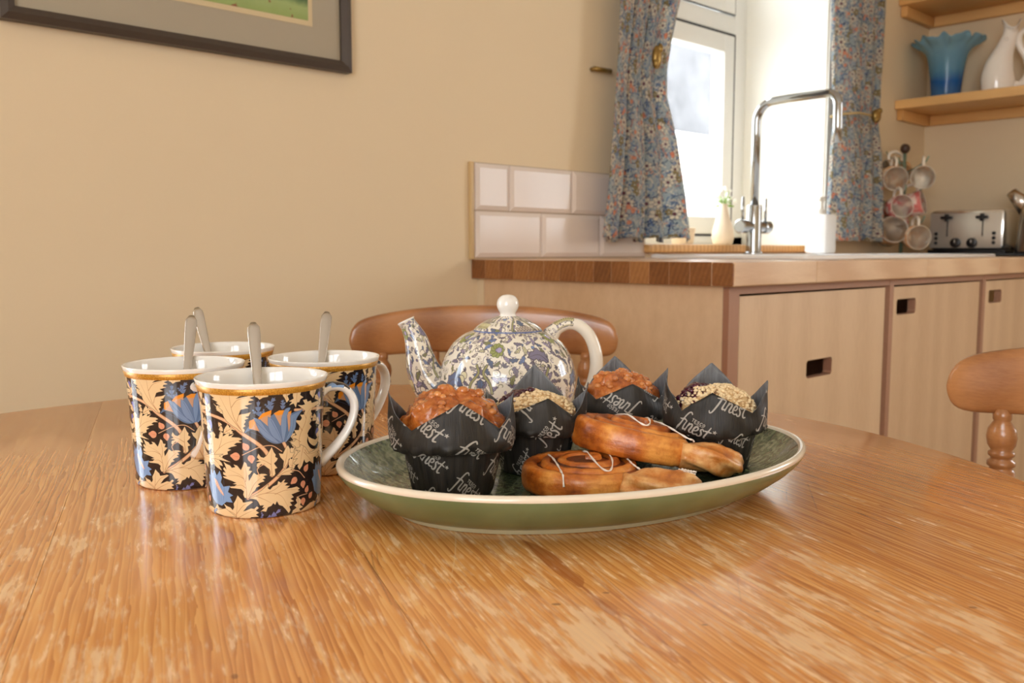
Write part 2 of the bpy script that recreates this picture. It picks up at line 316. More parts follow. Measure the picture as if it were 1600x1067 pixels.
    for x, y, r, a in ((600, 965, 46, 1.0), (490, 1075, 56, .1), (655, 1105, 46, -1.7), (1255, 1285, 44, 2.2), (1120, 1420, 46, -.6), (1215, 1475, 44, -1.7), (1255, 1560, 40, 1.9), (1295, 1640, 42, 2.4), (1210, 1695, 44, -1.6)): bud(x, y, r, a)
    # upper blue sprigs and the big tulip
    for m, ww in (([(760, 600), (745, 500), (750, 395)], 44), ([(885, 530), (880, 440), (930, 370)], 54), ([(760, 560), (710, 540), (680, 500)], 26), ([(1010, 520), (1020, 450), (1010, 400)], 42), ([(900, 500), (850, 470), (815, 440)], 28), ([(770, 580), (800, 540), (805, 500)], 22)):
        leafp(c, q(m), ww*K, (104, 128, 168), BD, 3, 5, False)
    A = spline(q([(585, 790), (690, 745), (760, 800), (830, 890), (920, 940), (1000, 930), (1080, 880), (1130, 800), (1150, 700), (1165, 610), (1245, 540), (1140, 560), (1060, 600), (1000, 560), (930, 560), (870, 600), (800, 640), (700, 610), (655, 680)]), 80); c.poly(A, (98, 124, 160))
    for P in ([(640, 735), (640, 650), (690, 620), (735, 640), (770, 780)], [(745, 610), (790, 560), (885, 520), (880, 600), (850, 720)], [(915, 560), (970, 530), (1045, 530), (1030, 620), (985, 720)], [(1060, 560), (1110, 540), (1100, 700), (1075, 820)]):
        c.poly(q(P), (206, 158, 122))
    for P in ([(638, 735), (645, 640), (700, 618), (712, 668), (668, 735)], [(742, 612), (790, 555), (890, 518), (886, 565), (800, 600), (750, 630)], [(912, 568), (975, 527), (1048, 528), (1035, 575), (960, 590)], [(1062, 560), (1112, 540), (1108, 578)]):
        c.poly(q(P), (236, 150, 42))
    for P in ([(690, 600), (760, 640), (850, 790), (960, 930), (860, 890), (760, 780)], [(850, 600), (900, 640), (960, 780), (1000, 925), (900, 850), (850, 720)], [(1000, 620), (1040, 520), (1100, 505), (1060, 600), (1050, 760), (1010, 925), (990, 760)], [(1100, 600), (1180, 560), (1240, 535), (1170, 640), (1150, 760), (1080, 880), (1030, 925), (1090, 760)]):
        c.poly(spline(q(P+[P[0]]), 40), (122, 148, 186)); c.stroke(spline(q(P+[P[0]]), 40), 4, BD)
    for P in ([(700, 640), (840, 800), (990, 930)], [(880, 640), (950, 800), (1000, 930)], [(1060, 640), (1050, 800), (1010, 930)], [(1140, 640), (1110, 800), (1020, 930)], [(640, 770), (760, 830), (900, 930)]):
        c.stroke(spline(q(P), 24), [5, 3], BD)
    # pale blue bell at lower left (and its repeat at the right edge)
    bell = np.array([(-150, -330), (-100, -240), (-40, -320), (20, -230), (100, -320), (140, -210), (110, -130), (160, -60), (300, -90), (250, 20), (350, 70), (280, 100), (330, 190), (200, 190), (90, 270), (-60, 250), (-180, 160), (-230, 20), (-270, -60), (-210, -110), (-230, -220), (-180, -200)], float)+[135, 1585]
    c.poly(bell, (128, 162, 208))
    for k in range(6): c.stroke(spline([(135-120+k*50, 1585+200), (135-140+k*62, 1585), (135-170+k*70, 1585-180)], 16), [3, 5, 3], BD)
    c.poly(spline(np.array([(-60, -180), (10, -150), (70, -60), (150, 60), (140, 90), (50, 20), (-30, -80), (-60, -180)], float)+[135, 1585], 30), (224, 180, 162))
    for k in range(7): c.disc(135-30+k*26, 1585-120+k*28, 12, (240, 206, 180))
    L([(800, 1890), (880, 1840), (960, 1770)], 44, 3, (128, 134, 190), BD, 6, False); L([(740, 1880), (760, 1830), (750, 1790)], 20, 3, (128, 134, 190), BD, 5, False); L([(250, 1820), (240, 1770), (270, 1730)], 28, 3, (128, 164, 222), BD, 5, False)
    return c.image('mug_transfer')
def flower(c, x, y, r, n, col, edge, eye=None, a0=0):
    for k in range(n):
        a = a0+2*PI*k/n; cx, cy = x+r*.58*math.cos(a), y+r*.58*math.sin(a)
        c.disc(cx, cy, r*.46, edge, r*.36, a); c.disc(cx, cy, r*.40, col, r*.30, a)
    if eye: c.disc(x, y, r*.30, edge); c.disc(x, y, r*.22, eye)
def olf(c, mid, w, fill, edge, lobes=3, lw=5):
    M = spline(mid, 14); d = np.gradient(M, axis=0); d /= np.linalg.norm(d, axis=1)[:, None]+1e-9; N = np.c_[-d[:, 1], d[:, 0]]; t = np.linspace(0, 1, 14); wv = w*np.sin(PI*t)**.8*(1-.3*t)*(1+(.22*np.sign(np.sin(t*PI*2*lobes)) if lobes > 2 else 0))
    P = np.vstack([M+N*wv[:, None], (M-N*wv[:, None])[::-1]]); c.poly(P, fill); c.stroke(np.vstack([P, P[:1]]), lw, edge); c.stroke(spline(mid, 12), [lw, 2], edge)
def pot_print():
    W, H = 3600, 1200; c = Canvas(W, H, (238, 231, 216), wrapx=True); R = random.Random(5)
    E = (98, 92, 98); G, GB, VI, BL, OL, YO = (128, 122, 146), (100, 116, 146), (166, 156, 186), (120, 142, 188), (140, 142, 96), (214, 208, 168)
    # fine scroll work underneath
    for i in range(700):
        x, y, a, r = R.uniform(0, W), R.uniform(0, H), R.uniform(0, 6.28), R.uniform(20, 48)
        t = np.linspace(0, 4.4, 16)[:, None]; rr = r*(1-t/5.4)
        c.stroke(np.hstack([x+rr*np.cos(a+t), y+rr*np.sin(a+t)]), [5, 8, 4], R.choice((E, G, (150, 146, 120))))
    pts = []
    for i in range(9000):
        x, y = R.uniform(0, W), R.uniform(0, H)
        if all(min(abs(x-p[0]), W-abs(x-p[0]))**2+(y-p[1])**2 > 50**2 for p in pts): pts.append((x, y))
    for x, y in pts:
        k = R.random(); a = R.uniform(0, 6.28); s = R.uniform(30, 54); dx, dy = math.cos(a), math.sin(a)
        col = R.choice((G, GB, VI, VI, BL, OL, YO, G, (206, 196, 190)))
        if k < .6: olf(c, [(x-dx*s, y-dy*s), (x-dy*s*.25, y+dx*s*.25), (x+dx*s, y+dy*s)], s*.42, col, E, 3, 5)
        elif k < .72: flower(c, x, y, s*.62, 6, (236, 226, 212), E, OL, a)
        elif k < .86:
            for t in (-.7, 0, .7): olf(c, [(x, y), (x+s*.5*math.cos(a+t), y+s*.5*math.sin(a+t)), (x+s*.95*math.cos(a+t), y+s*.95*math.sin(a+t))], s*.2, col, E, 2, 4)
        else:
            c.disc(x, y, s*.42, E, s*.3, a); c.disc(x, y, s*.36, col, s*.24, a)
    def lotus(x, y, s):
        for i in range(5):
            for j in range(4-abs(i-2)//2): c.disc(x+(i-2)*s*.3+(j % 2)*s*.15, y-s*.42-j*s*.16, s*.17, E); c.disc(x+(i-2)*s*.3+(j % 2)*s*.15, y-s*.42-j*s*.16, s*.135, (190, 176, 160))
        for i in (-4, 4, -3, 3, -2, 2, -1, 1, 0):
            c.disc(x+i*s*.24, y+abs(i)*s*.02, s*.46, E, s*.22, PI/2+i*.10); c.disc(x+i*s*.24, y+abs(i)*s*.02, s*.42, (220, 212, 164), s*.185, PI/2+i*.10); c.disc(x+i*s*.24, y+s*.22, s*.15, (170, 160, 110), s*.10, PI/2)
        olf(c, [(x, y-s*1.0), (x, y-s*1.4), (x, y-s*1.8)], s*.42, GB, E, 3, 6)
        for sg in (-1, 1): c.stroke(spline([(x+sg*s*1.1, y-s*.6), (x+sg*s*.9, y-s*1.4), (x+sg*s*.25, y-s*2.3), (x+sg*s*.5, y-s*3.0)], 20), 26, E); c.stroke(spline([(x+sg*s*1.1, y-s*.6), (x+sg*s*.9, y-s*1.4), (x+sg*s*.25, y-s*2.3), (x+sg*s*.5, y-s*3.0)], 20), 17, (158, 156, 112))
    def plume(x, y, s):
        for k in range(5): a = PI*.1+PI*.8*k/4; c.disc(x+s*.6*math.cos(a), y+s*.6*math.sin(a), s*.34, E); c.disc(x+s*.6*math.cos(a), y+s*.6*math.sin(a), s*.29, (222, 216, 180))
        t = np.linspace(0, 2*PI, 20); c.poly(np.c_[x+s*.30*np.sin(t)*np.abs(np.sin(t/2))**1.2, y-s*.2-s*.6*np.cos(t)], GB)
    def green(x, y, s):
        flower(c, x, y, s, 9, (150, 156, 96), (96, 98, 66), (176, 160, 196)); c.disc(x+s*.3, y, s*.4, E); c.disc(x+s*.3, y, s*.35, (172, 160, 196))
    for k in range(3):
        o = W/3*k
        lotus(o+300, 880, 120); lotus(o+980, 760, 90); plume(o+760, 560, 105); green(o+180+400, 230, 80); green(o+1100, 350, 70)
        olf(c, [(o+620, 690), (o+700, 620), (o+820, 660)], 60, (96, 112, 150), E, 4, 7); olf(c, [(o+380, 470), (o+300, 400), (o+180, 420)], 60, G, E, 4, 7)
        olf(c, [(o+760, 1000), (o+860, 900), (o+1000, 980)], 80, (130, 142, 84), E, 2, 7); olf(c, [(o+620, 1060), (o+560, 930), (o+640, 850)], 70, (130, 142, 84), E, 2, 7)
    return c.image('teapot_transfer')
def cloth_print():
    W = H = 1800; c = Canvas(W, H, (178, 188, 190), True, True); R = random.Random(11)
    N, B, CRM, OR, OLV = (70, 84, 122), (112, 138, 180), (226, 218, 202), (232, 168, 138), (166, 150, 112)
    for i in range(380):
        x, y, a, r = R.uniform(0, W), R.uniform(0, H), R.uniform(0, 6.28), R.uniform(40, 110)
        t = np.linspace(0, 3.6, 14)[:, None]; rr = r*(1-t/5); c.stroke(np.hstack([x+rr*np.cos(a+t), y+rr*np.sin(a+t)]), [14, 10, 5], R.choice((CRM, N, N, B)))
    for i in range(620):
        x, y, a, s = R.uniform(0, W), R.uniform(0, H), R.uniform(0, 6.28), R.uniform(46, 84); dx, dy = math.cos(a), math.sin(a)
        leafp(c, np.array([(x-dx*s, y-dy*s), (x-dy*s*.3, y+dx*s*.3), (x+dx*s, y+dy*s)]), s*.28, R.choice((N, B, B, CRM, CRM, (128, 152, 168), CRM, OR)), R.choice((CRM, N)), 3, 8, False)
    for i in range(120):
        x, y, s = R.uniform(0, W), R.uniform(0, H), R.uniform(66, 100)
        if i % 5 < 2: flower(c, x, y, s, 6, CRM, (120, 116, 120), (130, 80, 96), R.uniform(0, 1))
        elif i % 5 < 4:
            a = R.uniform(0, 6.28)
            for t in (-.5, 0, .5): c.disc(x+s*.3*math.cos(a+t), y+s*.3*math.sin(a+t), s*.42, (200, 120, 96), s*.22, a+t); c.disc(x+s*.3*math.cos(a+t), y+s*.3*math.sin(a+t), s*.36, OR, s*.17, a+t)
        else: flower(c, x, y, s*.8, 5, OLV, (90, 84, 60), CRM, R.uniform(0, 1))
    return c.image('curtain_print')
def paper_print():
    """black baking paper with the shop's printed words scattered over it"""
    W, H = 2000, 1400; c = Canvas(W, H, (24, 22, 21), True, True); INK = (200, 196, 190)
    G = {'f': [[(-.02, -.26), (.04, -.34), (.12, -.26), (.2, .1), (.28, .55), (.36, .82), (.46, .9), (.54, .84)], [(.08, .42), (.3, .47), (.44, .45)]],
         'i': [[(.47, .44), (.43, .15), (.45, .02), (.54, .05)]],
         'n': [[(.62, .42), (.57, .0)], [(.59, .22), (.68, .40), (.76, .42), (.78, .3), (.74, .1), (.78, .0), (.86, .05)]],
         'e': [[(.90, .2), (1.02, .24), (1.07, .36), (1.0, .44), (.92, .36), (.89, .16), (.95, .02), (1.08, .06)]],
         's': [[(1.3, .38), (1.24, .44), (1.18, .36), (1.26, .2), (1.24, .04), (1.14, .0), (1.1, .08)]],
         't': [[(1.5, .66), (1.42, .2), (1.45, .02), (1.55, .06)], [(1.32, .42), (1.45, .45), (1.6, .45)]]}
    C2 = {'T': [[(0, 1), (.8, 1)], [(.4, 1), (.4, 0)]], 'E': [[(.7, 1), (0, 1), (0, 0), (.7, 0)], [(0, .5), (.6, .5)]], 'S': [[(.7, .9), (.3, 1), (0, .8), (.2, .55), (.6, .45), (.7, .2), (.4, 0), (0, .1)]],
          'C': [[(.75, .85), (.4, 1), (0, .7), (0, .3), (.4, 0), (.75, .15)]], 'O': [[(.4, 1), (.05, .75), (.05, .25), (.4, 0), (.75, .25), (.75, .75), (.4, 1)]]}
    def word(ox, oy, s, flip):
        f = -1 if flip else 1; m = lambda p: [(ox+f*x*s, oy-f*y*s) for x, y in p]
        for k, ss in G.items():
            for st in ss: c.stroke(spline(m(st), 20) if len(st) > 2 else np.array(m(st)), [s*.05, s*.085, s*.06], INK)
        for j, ch in enumerate('TESCO'):
            x0 = .66+j*.125
            for st in C2[ch]: c.stroke(np.array(m([(x0+a*.1, .56+b*.13) for a, b in st])), s*.028, INK)
        c.stroke(np.array(m([(.8, .515), (1.22, .515)])), s*.02, INK)
        t = [PI/2+k*PI/5 for k in range(10)]; c.poly(np.array(m([(1.72+(.11 if k % 2 == 0 else .045)*math.cos(q), .52+(.11 if k % 2 == 0 else .045)*math.sin(q)) for k, q in enumerate(t)])), INK)
    s = 430
    for i in range(2):
        for j in range(2):
            word(120+i*1000+j*470, 420+j*700, s, False)
    return c.image('paper_print')
IMG_MUG, IMG_POT, IMG_CLOTH, IMG_PAPER = mug_print(), pot_print(), cloth_print(), paper_print()

# ------------------------------------------------------------------ materials
def glaze(name, image=None, col=(1, 1, 1, 1), rough=.08, uvs=None):
    t = NT(name)
    if image: c = t.img(image, t.coord('UV', uvs) if uvs else None).outputs[0]
    else: c = col
    return t.out(c, rough, Coat_Weight=.35, Coat_Roughness=.03)
M_MUG = glaze('mug_transfer', IMG_MUG, uvs=(1, 1, 1)); M_CHINA = glaze('white_china', col=lin(240, 236, 230), rough=.07)
M_POT = glaze('teapot_transfer', IMG_POT, rough=.10, uvs=(1, 1, 1)); M_POTW = glaze('cream_china', col=lin(236, 228, 214), rough=.10)
def gold():
    t = NT('gold_band'); v = t.coord(scale=(1, 1, 1)); n = t.noise(v, 1500, 2)
    return t.out(t.ramp(n, [(.35, lin(176, 118, 34)), (.65, lin(222, 168, 70))]), .32, .25)
M_GOLD = gold()
M_STEEL = plain('brushed_steel', lin(214, 208, 200), .24, 1.0, .03, 40); M_CHROME = plain('chrome', lin(176, 178, 180), .10, 1.0, .01)
def wood(name, dark, light, sc=(1, 1, 1), ring=14, rough=.35, dist=3, rot=(0, 0, 0), bump=.15, coat=0.0, cfac=.5):
    t = NT(name); oi = t.n('ObjectInfo').outputs['Random']; cmb = t.n('CombineXYZ')
    for i, k in enumerate((7.3, 3.1, 5.7)): t.set(cmb.inputs[i], t.math('MULTIPLY', oi, k))
    v = t.coord('Object', sc, cmb.outputs[0], rot)
    a = t.wave(v, ring, dist, 3, 1.2, .6, 'X'); b = t.noise(t.coord('Object', (sc[0]*9, sc[1]*1.2, sc[2]*9), cmb.outputs[0], rot), 14, 4, .6)
    f = t.math('ADD', t.math('MULTIPLY', a, cfac), t.math('MULTIPLY', b, 1-cfac)); f = t.math('ADD', f, t.math('MULTIPLY', t.math('SUBTRACT', oi, .5), .35))
    c = t.ramp(f, [(.2, dark), (.8, light)])
    return t.out(c, rough, normal=t.bump(b, bump, .0006), Coat_Weight=coat, Coat_Roughness=.15)
M_PLY = wood('birch_ply', lin(204, 170, 134), lin(222, 192, 158), (3, 3, .25), 1.1, .38, 7, cfac=.25, bump=.03)
def ply_edge():
    t = NT('ply_edge'); v = t.coord(); x = t.n('SeparateXYZ'); t.set(x.inputs[0], v)
    w1 = t.wave(v, 210, .6, 1, 1, .5, 'X'); w3 = t.wave(v, 210, .6, 1, 1, .5, 'Z')
    return t.out(t.mix(t.math('MULTIPLY', w1, w3), lin(158, 112, 88), lin(206, 164, 134)), .5)
M_PLYE = ply_edge()
M_STAVE = wood('beech_stave', lin(208, 168, 130), lin(232, 200, 164), (.5, 8, 8), 2.5, .35, 3, bump=.05)
def endgrain():
    t = NT('oiled_end_grain'); oi = t.n('ObjectInfo').outputs['Random']; cmb = t.n('CombineXYZ')
    for i, k in enumerate((1.3, 2.1, .7)): t.set(cmb.inputs[i], t.math('MULTIPLY', oi, k))
    v = t.coord('Object', (1, 1, 1), cmb.outputs[0]); r = t.n('TexWave', wave_type='RINGS', rings_direction='X'); t.set(r.inputs[0], v); r.inputs['Scale'].default_value = 34; r.inputs['Distortion'].default_value = 2; r.inputs['Detail'].default_value = 2
    f = t.math('ADD', t.math('MULTIPLY', r.outputs['Fac'], .12), t.math('ADD', t.math('MULTIPLY', oi, .50), t.math('MULTIPLY', t.noise(v, 60, 4, .6, 1.5), .42)))
    return t.out(t.ramp(f, [(.15, lin(96, 54, 24)), (.5, lin(136, 84, 42)), (.9, lin(176, 122, 72))]), .35)
M_ENDG = endgrain()
M_CHAIR = wood('varnished_chair_pine', lin(140, 88, 48), lin(182, 126, 78), (1, 5, 5), 3, .28, 3, bump=.05, coat=.3)
M_SHELF = wood('pine_shelf', lin(206, 152, 88), lin(232, 186, 124), (8, .6, 8), 2.2, .45, 3, bump=.05)
def wallpaint(name, c):
    t = NT(name); v = t.coord(); a = t.noise(v, 3, 3); b = t.noise(v, 160, 3, .6)
    return t.out(t.mix(a, tuple(x*.97 for x in c[:3])+(1,), c), .75, normal=t.bump(b, .12, .0012))
M_WALL = wallpaint('cream_wall_paint', lin(229, 210, 178)); M_REVEAL = wallpaint('reveal_paint', lin(248, 246, 238)); M_CEIL = wallpaint('ceiling_paint', lin(246, 244, 238))
M_FLOOR = wood('floor_boards', lin(120, 98, 76), lin(158, 134, 106), (1, 8, 1), 2, .45)
M_UPVC = plain('white_upvc', lin(236, 236, 232), .3, var=.01)
def glassm(name, col=(1, 1, 1, 1), rough=0, tr=1.0):
    t = NT(name); mx = t.n('MixShader'); tp = t.n('BsdfTransparent'); gl = t.n('BsdfGlossy'); gl.inputs['Roughness'].default_value = .02
    fr = t.n('Fresnel'); fr.inputs[0].default_value = 1.45; tp.inputs[0].default_value = col
    g = t.n('NewGeometry'); ff = t.math('MULTIPLY', fr.outputs[0], t.math('SUBTRACT', 1., g.outputs['Backfacing'])); t.t.links.new(ff, mx.inputs[0]); t.t.links.new(tp.outputs[0], mx.inputs[1]); t.t.links.new(gl.outputs[0], mx.inputs[2])
    t.t.links.new(mx.outputs[0], t.t.nodes['Material Output'].inputs[0]); return t.m
M_GLASS = glassm('window_glass', (.97, .98, .98, 1))
M_TILE = plain('white_glazed_tile', lin(224, 212, 204), .12, var=.015, nscale=8, Specular_IOR_Level=.22); M_GROUT = plain('grout', lin(186, 166, 140), .8)
def clothm():
    t = NT('printed_curtain_cotton'); c = t.img(IMG_CLOTH, t.coord('UV')).outputs[0]; n = t.noise(t.coord(), 900, 2)
    t.out(c, .9, normal=t.bump(n, .2, .0005)); tr = t.n('BsdfTranslucent'); t.t.links.new(c, tr.inputs[0]); mx = t.n('MixShader'); mx.inputs[0].default_value = .5
    t.t.links.new(t.b.outputs[0], mx.inputs[1]); t.t.links.new(tr.outputs[0], mx.inputs[2]); t.t.links.new(mx.outputs[0], t.t.nodes['Material Output'].inputs[0]); return t.m
M_CLOTH = clothm()
M_BRASS = plain('aged_brass', lin(150, 122, 70), .35, .9); M_BLACK = plain('black_plastic', lin(26, 26, 30), .35)
M_SINK = plain('white_ceramic_sink', lin(240, 240, 240), .15, var=.01)

# ------------------------------------------------------------------ room
def wall_with_hole(name, axis, c0, c1, a0, a1, z0, z1, h):
    m = MB(); ha0, ha1, hz0, hz1 = h
    for (p, q, r, s_) in ((a0, ha0, z0, z1), (ha1, a1, z0, z1), (ha0, ha1, z0, hz0), (ha0, ha1, hz1, z1)):
        if q-p <= 0 or s_-r <= 0: continue
        if axis == 'y': m.box(p, q, c0, c1, r, s_)
        else: m.box(c0, c1, p, q, r, s_)
    return struct(m.build(name, M_WALL))
# back wall carries two openings: split at x = 1
m = MB()
for x0, x1, h in ((XD-.3, 1.0, WL), (1.0, XB+.3, WA)):
    for (p, q, r, s_) in ((x0, h[0], 0, HC), (h[1], x1, 0, HC), (h[0], h[1], 0, h[2]), (h[0], h[1], h[3], HC)): m.box(p, q, 0, .36, r, s_)
struct(m.build('wall_back', M_WALL))
wall_with_hole('wall_left', 'x', XD-.3, XD, YC-.3, 0, 0, HC, WD)
struct(MB().box(XD, XB+.3, YC-.3, YC, 0, HC).build('wall_front', M_WALL))
wall_with_hole('wall_right', 'x', XB, XB+.3, YC, 0, 0, HC, WC)
struct(MB().box(XD-.3, XB+.3, YC-.3, .36, -.1, 0).build('floor', M_FLOOR))
struct(MB().box(XD-.3, XB+.3, YC-.3, .36, HC, HC+.1).build('ceiling', M_CEIL))
# white-painted linings of the deep kitchen window reveal
m = MB(); e = .004
m.box(WA[1]-e, WA[1], .001, .30, WA[2], WA[3]); m.box(WA[0], WA[0]+e, .001, .30, WA[2], WA[3]); m.box(WA[0]+e, WA[1]-e, .001, .30, WA[3]-e, WA[3])
m.box(WA[1], WA[1]+.030, -.006, .0, WA[2]-.02, WA[3]+.05)
struct(m.build('trim_1', M_REVEAL))
def window_unit(name, x0, x1, z0, z1, y, label=None):
    fr = MB(); w_ = .055
    fr.box(x0, x0+w_, y, y+.06, z0, z1, .004); fr.box(x1-w_-.02, x1, y, y+.06, z0, z1, .004); fr.box(x0, x1, y, y+.06, z1-w_, z1, .004); fr.box(x0, x1, y, y+.06, z0, z0+w_*.6, .004)
    fr.box(x0+w_, x1-w_-.02, y, y+.06, 1.645, 1.705, .004)
    f = struct(fr.build(name, M_UPVC, auto=40))
    for kk, (a, b, c, d) in enumerate(((x0+w_+.006, x1-w_-.026, z0+w_*.6+.006, 1.639), (x0+w_+.006, x1-w_-.026, 1.711, z1-w_-.006))):
        gk = MB(); g_ = .0075 if kk == 0 else .003
        for bx in ((a-g_, a, c-g_, d+g_), (b, b+g_, c-g_, d+g_), (a, b, d, d+g_), (a, b, c-g_, c)): gk.box(bx[0], bx[1], y-.0022, y+.002, bx[2], bx[3])
        gk.build('rubber_seal', M_BLACK, f)
        s_ = MB(); q = .058
        for bx in ((a, a+q, c, d), (b-q, b, c, d), (a+q, b-q, d-q, d), (a+q, b-q, c, c+q)): s_.box(bx[0], bx[1], y-.004, y+.045, bx[2], bx[3], .003)
        so = s_.build('sash', M_UPVC, f, auto=40)
        MB().box(a+q, b-q, y+.018, y+.022, c+q, d-q).build('pane', M_GLASS, so)
    return f
window_unit('window_1', WA[0], WA[1], WA[2], WA[3], .30)
window_unit('window_2', WL[0], WL[1], WL[2], WL[3], .26)
def plain_frame(name, axis, c, h):
    m = MB(); a0, a1, z0, z1 = h; k = .06
    for (p, q, r, s_) in ((a0, a0+k, z0, z1), (a1-k, a1, z0, z1), (a0, a1, z1-k, z1), (a0, a1, z0, z0+k), ((a0+a1)/2-.03, (a0+a1)/2+.03, z0, z1)):
        m.box(p, q, c, c+.06, r, s_) if axis == 'y' else m.box(c, c+.06, p, q, r, s_)
    struct(m.build(name, M_UPVC))
plain_frame('window_3', 'x', XD-.2, WD); plain_frame('window_4', 'x', XB+.14, WC)
# outside: pale rendered garden wall and a grey stone outbuilding
stone = NT('grey_stone'); v = stone.coord(); M_STONE = stone.out(stone.ramp(stone.noise(v, 2.2, 5, .65), [(.3, lin(72, 72, 75)), (.7, lin(104, 104, 107))]), .9)
struct(MB().box(-3, 9, -8, 9, -.14, -.12).build('ground', plain('paving', lin(150, 150, 150), .9)))
o = MB().box(4.0, 5.95, 2.6, 3.0, -.12, 3.6).add([(4.0, 2.6, 3.6), (5.95, 2.6, 3.6), (5.95, 3.0, 3.6), (4.0, 3.0, 3.6), (4.0, 2.8, 3.9), (5.95, 2.8, 3.9)], [(0, 1, 5, 4), (2, 3, 4, 5), (0, 4, 3), (1, 2, 5)]).build('outbuilding', M_STONE)
tag(o, 'grey stone building seen through the kitchen window', 'building')
o = MB().box(3.1, 6.9, 2.0, 2.2, -.12, 1.62, .02).box(3.08, 6.92, 1.97, 2.23, 1.62, 1.66, .01).build('garden_wall', plain('white_render', lin(235, 235, 232), .9), auto=40)
tag(o, 'low white rendered garden wall outside the kitchen window', 'wall')

# ------------------------------------------------------------------ kitchen run
WT, WB = .90, .86
# splash-back of bevelled tiles (part of the back wall)
wb = bpy.data.objects['wall_back']
def tile_mesh(wd, ht):
    b, d = .010, .0045; v = []; 
    for (i, y) in ((0, 0), (.0008, -.0035), (b, -.0035-d)):
        v += [(i, y, i), (wd-i, y, i), (wd-i, y, ht-i), (i, y, ht-i)]
    f = [(8, 9, 10, 11)]
    for r in (0, 1):
        for k in range(4): f.append((r*4+k, r*4+(k+1) % 4, (r+1)*4+(k+1) % 4, (r+1)*4+k))
    return v, f
X0, TH, TW = 1.276, .0995, .1995
cells = []
for r in range(2):
    x = X0; z = WT+.004+(1-r)*0+r*.1010
    first = TW if r == 0 else .0985
    wdt = first
    while x < WA[0]-.002:
        x1 = min(x+wdt, WA[0]-.003); cells.append((x, z, x1-x)); x = x1+.002; wdt = TW
me_cache = {}
gb = MB().box(X0-.004, WA[0]-.001, -.004, 0, WT, WT+.004+.1010*2).build('grout', M_GROUT, wb)
for x, z, wd in cells:
    k = round(wd, 4)
    if k not in me_cache:
        v, f = tile_mesh(wd, TH); o = mk('tile', v, f, M_TILE, wb, False); me_cache[k] = o.data; recalc(o)
    else:
        o = bpy.data.objects.new('tile', me_cache[k]); COL.objects.link(o); o.parent = wb
    o.location = (x, -.004, z)
MB().box(X0-.014, X0-.004, -.010, 0, WT, WT+.206, .002).build('tile_trim', plain('cream_edge_trim', lin(206, 178, 132), .4), wb, auto=40)

# worktop: beech staves glued side by side, cut round the sink
SX0, SX1, SY0, SY1 = 1.76, 2.86, -.52, -.085
wt = empty('worktop', 'oiled butcher block worktop with end grain showing at its left end', 'worktop', (0, 0, 0))
WX0, WX1 = 1.270, XB-.003
rows = 15; rw = .648/rows; rs = random.Random(3)
for r in range(rows):
    ya = -.65+rw*r; yb = ya+rw; xs = [WX0]
    while xs[-1] < WX1: xs.append(xs[-1]+(rs.uniform(.34, .62) if len(xs) > 1 else rs.uniform(.2, .5)))
    xs[-1] = WX1
    if len(xs) > 2 and xs[-1]-xs[-2] < .12: xs.pop(-2)
    segs = list(zip(xs[:-1], xs[1:]))
    if yb > SY0+.02 and ya < SY1-.02:
        new = []
        for a, b in segs:
            if b <= SX0+.03 or a >= SX1-.03: new.append((a, b)); continue
            if a < SX0+.02: new.append((a, SX0+.02))
            if b > SX1-.02: new.append((SX1-.02, b))
        segs = new
    for k, (a, b) in enumerate(segs):
        m = MB().box(0, b-a, 0, rw, 0, WT-WB, .0007 if r else .0025)
        o = mk('stave', m.v, m.f, None, wt, False, mats=[M_STAVE, M_ENDG]); o.location = (a, ya, WB)
        for p in o.data.polygons:
            if p.normal.x < -.9 and k == 0: p.material_index = 1
# sink
sk = MB()
ri = [(SX0, SX1, SY0, SY1, WT+.001), (SX0, SX1, SY0, SY1, WT+.008), (SX0+.004, SX1-.004, SY0+.004, SY1-.004, WT+.010), (SX0+.03, SX1-.03, SY0+.03, SY1-.07, WT+.010), (SX0+.036, SX1-.036, SY0+.036, SY1-.076, WT+.004)]
def rrect(x0, x1, y0, y1, z, r=.03, n=5):
    out = []
    for cx, cy_, a in ((x1-r, y1-r, 0), (x0+r, y1-r, 90), (x0+r, y0+r, 180), (x1-r, y0+r, 270)):
        for k in range(n): q = math.radians(a+90*k/(n-1)); out.append((cx+r*math.cos(q), cy_+r*math.sin(q), z))
    return out
sk.rings([rrect(*q) for q in ri], cap0=True, cap1=True)
so = empty('sink', 'white ceramic inset sink with raised rim set into the wooden worktop', 'sink', (0, 0, 0))
sk.build('sink_rim', M_SINK, so, auto=40)
d = MB()
for k in range(9): x = 2.42+k*.038; d.tube([(x, SY0+.06, WT+.006), (x, SY1-.10, WT+.006)], .003, 6)
d.build('drainer_ridges', M_SINK, so, True)
b = MB().rings([rrect(1.84, 2.34, SY0+.05, SY1-.09, WT+.0045), rrect(1.838, 2.342, SY0+.048, SY1-.088, WT+.007), rrect(1.832, 2.348, SY0+.042, SY1-.082, WT+.007), rrect(1.832, 2.348, SY0+.042, SY1-.082, WT+.0035)]); b.build('bowl_edge', M_SINK, so, auto=40)
# window board
o = MB().box(1.845, 2.81, -.03, .298, .914, .9355, .004).build('window_board', M_SHELF, auto=40); tag(o, 'light wooden window board below the kitchen window', 'window sill')

